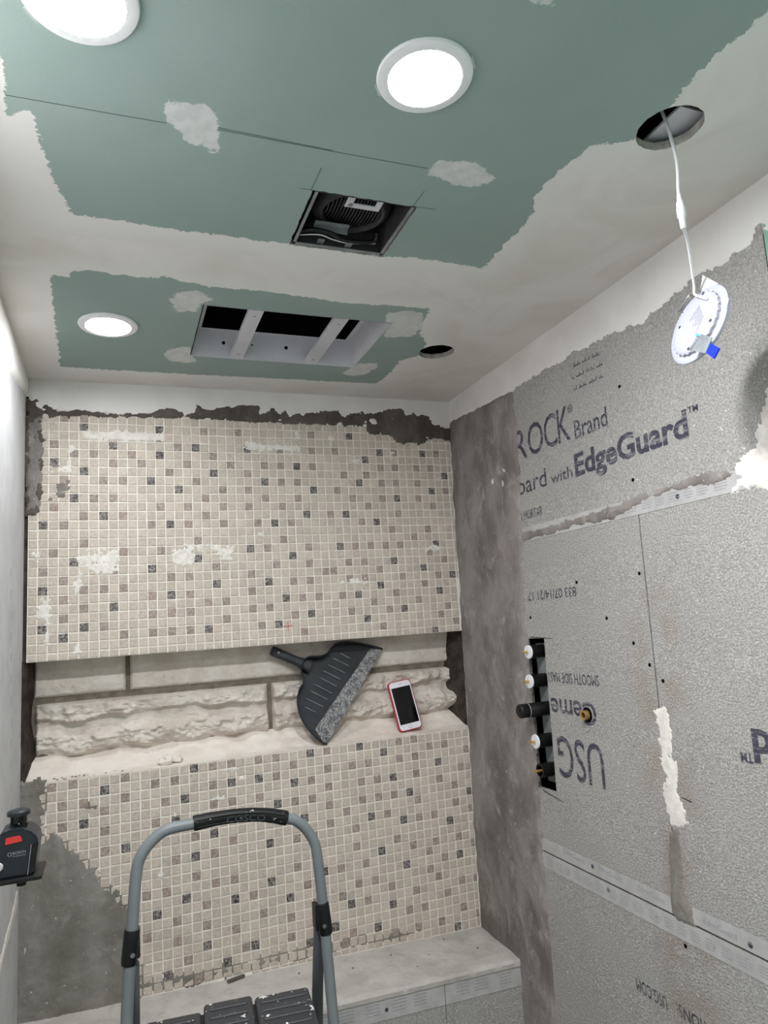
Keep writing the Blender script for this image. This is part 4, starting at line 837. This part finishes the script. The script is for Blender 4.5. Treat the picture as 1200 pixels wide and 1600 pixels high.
# ---- plaster lump on the sill
bm = bmesh.new(); bmesh.ops.create_icosphere(bm, subdivisions=4, radius=1)
for v in bm.verts:
    p_ = v.co.copy(); d = 1+.35*mnoise.fractal(p_*1.4+Vector((3, 1, 7)), 1, 2, 4)-.35*math.exp(-((p_.x-.25)/.18)**2)
    v.co = Vector((p_.x*.028*d, p_.y*.014*d, max(p_.z, -.6)*.0135*d))
lc = Vector((.330, .018, sill_z(.018)+.009))
tag(MB().bm(bm, 0, Matrix.Translation(lc)).build('plaster_lump', M['sill'], smooth=2), 'crumbly white plaster lump on the left part of the niche sill', 'lump')
rd = random.Random(12)
for i in range(26):
    x = .02+.2*rd.random()**1.2; bm = bmesh.new(); bmesh.ops.create_icosphere(bm, subdivisions=1, radius=rd.uniform(.0011, .0026))
    y = rd.uniform(.004, .02); MB().bm(bm, 0, Matrix.Translation((x, y, sill_z(y)+.0012))@Matrix.Diagonal((1.6, 1, .6, 1))).build('mortar_crumb', M['mortar'], WBL)

# ---- laser level on a wall bracket
ly = -.75
las = thing('laser_level', 'black boxy laser level with red label on a bracket by the left wall', 'laser level', (.075, ly, 1.16))
sy_ = .030
def hexprism(pts, y0, y1): 
    m = MB(); m.prism([(x, y0, z) for x, z in pts], (0, y1-y0, 0)); return m
bm = bmesh.new(); prof = [(.0505, 1.166), (.0960, 1.166), (.1015, 1.2085), (.0955, 1.219), (.085, 1.2255), (.0615, 1.2275), (.0515, 1.2215)]
vv = [bm.verts.new((x, y, z)) for y in (ly-.028, ly+.028) for x, z in prof]; k = len(prof)
bm.faces.new(vv[:k]); bm.faces.new(vv[k:][::-1])
for i in range(k): bm.faces.new((vv[i], vv[(i+1) % k], vv[(i+1) % k+k], vv[i+k]))
bmesh.ops.recalc_face_normals(bm, faces=bm.faces); bmesh.ops.bevel(bm, geom=bm.edges[:], offset=.0028, segments=2, affect='EDGES')
lb_ = MB().bm(bm).build('body', M['navy'], las, smooth=True)
m = MB(); q = [(.0885, 1.168), (.0955, 1.170), (.1003, 1.208), (.0925, 1.2045)]; m.prism([(x, ly-.0289, z) for x, z in q], (0, .002, 0)); m.build('side_window', M['black'], lb_)
m = MB(); q = [(.0880, 1.167), (.0886, 1.167), (.0926, 1.2045), (.0920, 1.2050)]; m.prism([(x, ly-.0292, z) for x, z in q], (0, .002, 0)); m.build('edge_line', M['grey_print'], lb_)
m = MB(); q = [(.0605, 1.2095), (.0815, 1.2115), (.0795, 1.2175), (.0770, 1.2190), (.0615, 1.2180)]; m.prism([(x, ly-.0290, z) for x, z in q], (0, .003, 0)); m.build('red_label', M['redlab'], lb_)
def flat_text(body, x0, z0, w, h, y, mat, name, par, sl=.03):
    P_, F_ = text_flat(body, .0); m = MB(); m.add([(x0+a*w, y, z0+b*h+sl*a*w) for a, b in P_], F_); return m.build(name, mat, par, recalc=False)
flat_text('BOSCH', .0700, 1.1955, .0155, .0036, ly-.0287, M['grey_print'], 'lettering', lb_)
flat_text('Professional', .0700, 1.1925, .0155, .0018, ly-.0287, M['grey_print'], 'lettering', lb_)
MB().lathe([(.0019, .0003), (.0026, .0003)], (.0662, ly-.0285, 1.1966), (0, -1, 0), 16).build('round_mark', M['grey_print'], lb_)
tw = MB().lathe([(.0125, 0), (.0125, .003), (.0105, .004), (.0105, .0135)], (.0735, ly, 1.2265), n=28).build('lens_tower', M['screen'], las, smooth=True)
MB().lathe([(.0108, .0130), (.0148, .0140), (.0150, .0185), (.0125, .0205), (.0001, .0210)], (.0735, ly, 1.2265), n=28).build('tower_cap', M['navy'], tw, smooth=True)
for a in (.6, 2.2, 3.9, 5.4): MB().box((-.0012, -.0012, 0), (.0012, .0012, .012), 0, Matrix.Translation((.0735+.0112*math.cos(a), ly+.0112*math.sin(a), 1.2285))).build('post', M['black'], tw)
m = MB(); m.rbox((LX+.0075, ly-.034, 1.1595), (.1065, ly+.034, 1.1655), .002, 2); m.build('base_plate', M['black'], las, smooth=True)
MB().rbox((LX+.0012, ly-.03, 1.10), (LX+.008, ly+.03, 1.20), .0015, 2).build('wall_bracket', M['black'], las)
MB().lathe([(.0001, -.012), (.006, -.012), (.007, -.004), (.012, 0)], (.078, ly, 1.1595), n=18).build('mount_screw', M['black'], las, smooth=True)
MB().lathe([(.0001, .003), (.005, .0028), (.006, 0)], (.0530, ly-.0285, 1.1825), (0, -1, 0), 16).build('knob', M['tape'], las)

# ---- step ladder
YL = -.55
lad = thing('step_ladder', 'paint-spattered step ladder with grey tube rail and black grip', 'ladder', (.39, YL+.05, 0))
RP = [Vector((x, YL, z)) for x, z in RAIL]
left_leg = [Vector((.196, -.66, .013)), Vector((.206, -.60, .45))]; right_leg = [Vector((.567, -.60, .45)), Vector((.577, -.66, .013))]
R2 = [RP[i] for i in (1, 2, 4, 5, 6, 7, 8, 10, 12, 13, 14, 15, 16, 18)]
R2 = [left_leg[0], left_leg[1], Vector((.2125, YL-.012, .80))]+R2+[Vector((.5605, YL-.012, .80))]+right_leg
MB().tube(catmull(R2, 6), .0098, 14).build('rail_tube', M['rail'], lad, smooth=2)
gp = catmull([Vector((x, YL, z)) for x, z in GRIP], 6)
gr = MB().tube(gp, [.0128]+[.0132]*2+[.0128]*3+[.0122]*(len(gp)-12)+[.0128]*3+[.0132]*2+[.0128], 16).build('grip', M['grip'], lad, smooth=True)
for off, h_ in ((.006, .0132), (-.006, .0126)):
    MB().tube([p_+Vector((0, -.0118, off)) for p_ in gp[1:-1]], .0012, 6).build('grip_rib', M['grip'], gr, smooth=2)
P_, F_ = text_flat('COSCO', .01); g0 = gp[len(gp)//2]; m = MB()
def on_grip(a, b):
    s_ = .36+.38*a; i = s_*(len(gp)-1); j = min(int(i), len(gp)-2); p_ = gp[j].lerp(gp[j+1], i-j); d_ = (gp[j+1]-gp[j]).normalized(); u_ = Vector((-d_.z, 0, d_.x))
    return p_+u_*((b-.5)*.0105-.0022)+Vector((0, -.0131, 0))
m.add([on_grip(a, b) for a, b in P_], F_); m.build('embossed_lettering', M['rail'] if False else M['tray'], gr, recalc=False)
for (a, b) in ((RAIL[2], RAIL[1]), (RAIL[17], RAIL[18])):
    A_ = Vector((a[0], YL, a[1])); B_ = Vector((b[0], YL, b[1])); d = (B_-A_).normalized(); B_ = A_+d*.052
    cl = MB().tube([A_-d*.002, A_, A_+d*.02, B_-d*.004, B_], [.0122, .0130, .0132, .0130, .0118], 18).build('clamp_sleeve', M['black'], lad, smooth=True)
    s_ = 1 if a[0] < .4 else -1
    MB().rbox((-.004, -.006, -.024), (.004, .020, .020), .002, 2, 0, Matrix.Translation(A_+d*.022+Vector((.011*s_, .006, 0)))).build('hinge_plate', M['black'], cl)
    MB().lathe([(.0001, .003), (.0035, .0025), (.004, 0)], A_+d*.034+Vector((.004*s_, -.0128, 0)), (0, -1, 0), 12).build('rivet', M['steel'], cl)
for s_, x0, x1 in ((1, .2255, .232), (-1, .5515, .556)):
    MB().tube([(x0, YL+.016, .93), (x0+.001*s_, YL+.05, .80), (x1-.02*s_, YL+.22, .4), (x1-.03*s_, YL+.34, .013)], .0105, 12).build('rear_leg', simple('dark_grey_tube', lin(72, 74, 78), .45, .4) if s_ == 1 else bpy.data.materials['dark_grey_tube'], lad, smooth=2)
# top step: three moulded slabs on a carrier
Mt = Matrix.Translation((.388, -.5, .815))@Matrix.Rotation(-.10, 4, 'Z')
MB().rbox((-.142, -.235, -.022), (.142, -.006, -.004), .004, 2, 0, Mt).build('step_carrier', M['black'], lad)
for (xa, xb, yb, zt) in ((-.143, -.049, -.008, .002), (-.045, .040, .006, .006), (.044, .142, .000, .004)):
    sl = MB().rbox((xa, -.25, -.012), (xb, yb, zt), .006, 3, 0, Mt).build('step_slab', M['tray'], lad, smooth=True)
    for i in range(4):
        yy = yb-.028-.028*i
        MB().rbox((xa+.010, yy-.003, zt-.001), (xb-.010, yy+.003, zt+.0022), .0012, 1, 0, Mt).build('tread_rib', M['tray'], sl)
for z, yv in ((.30, -.60), (.55, -.57)):
    MB().rbox((.222, yv-.13, z-.02), (.556, yv+.03, z), .006, 2).build('lower_step', M['tray'], lad, smooth=True)
for x, y in ((.196, -.66), (.577, -.66), (.202, -.21), (.586, -.21)):
    MB().lathe([(.0001, 0), (.016, 0), (.016, .008), (.0125, .03)], (x, y, .0005), n=16).build('foot', M['black'], lad, smooth=True)
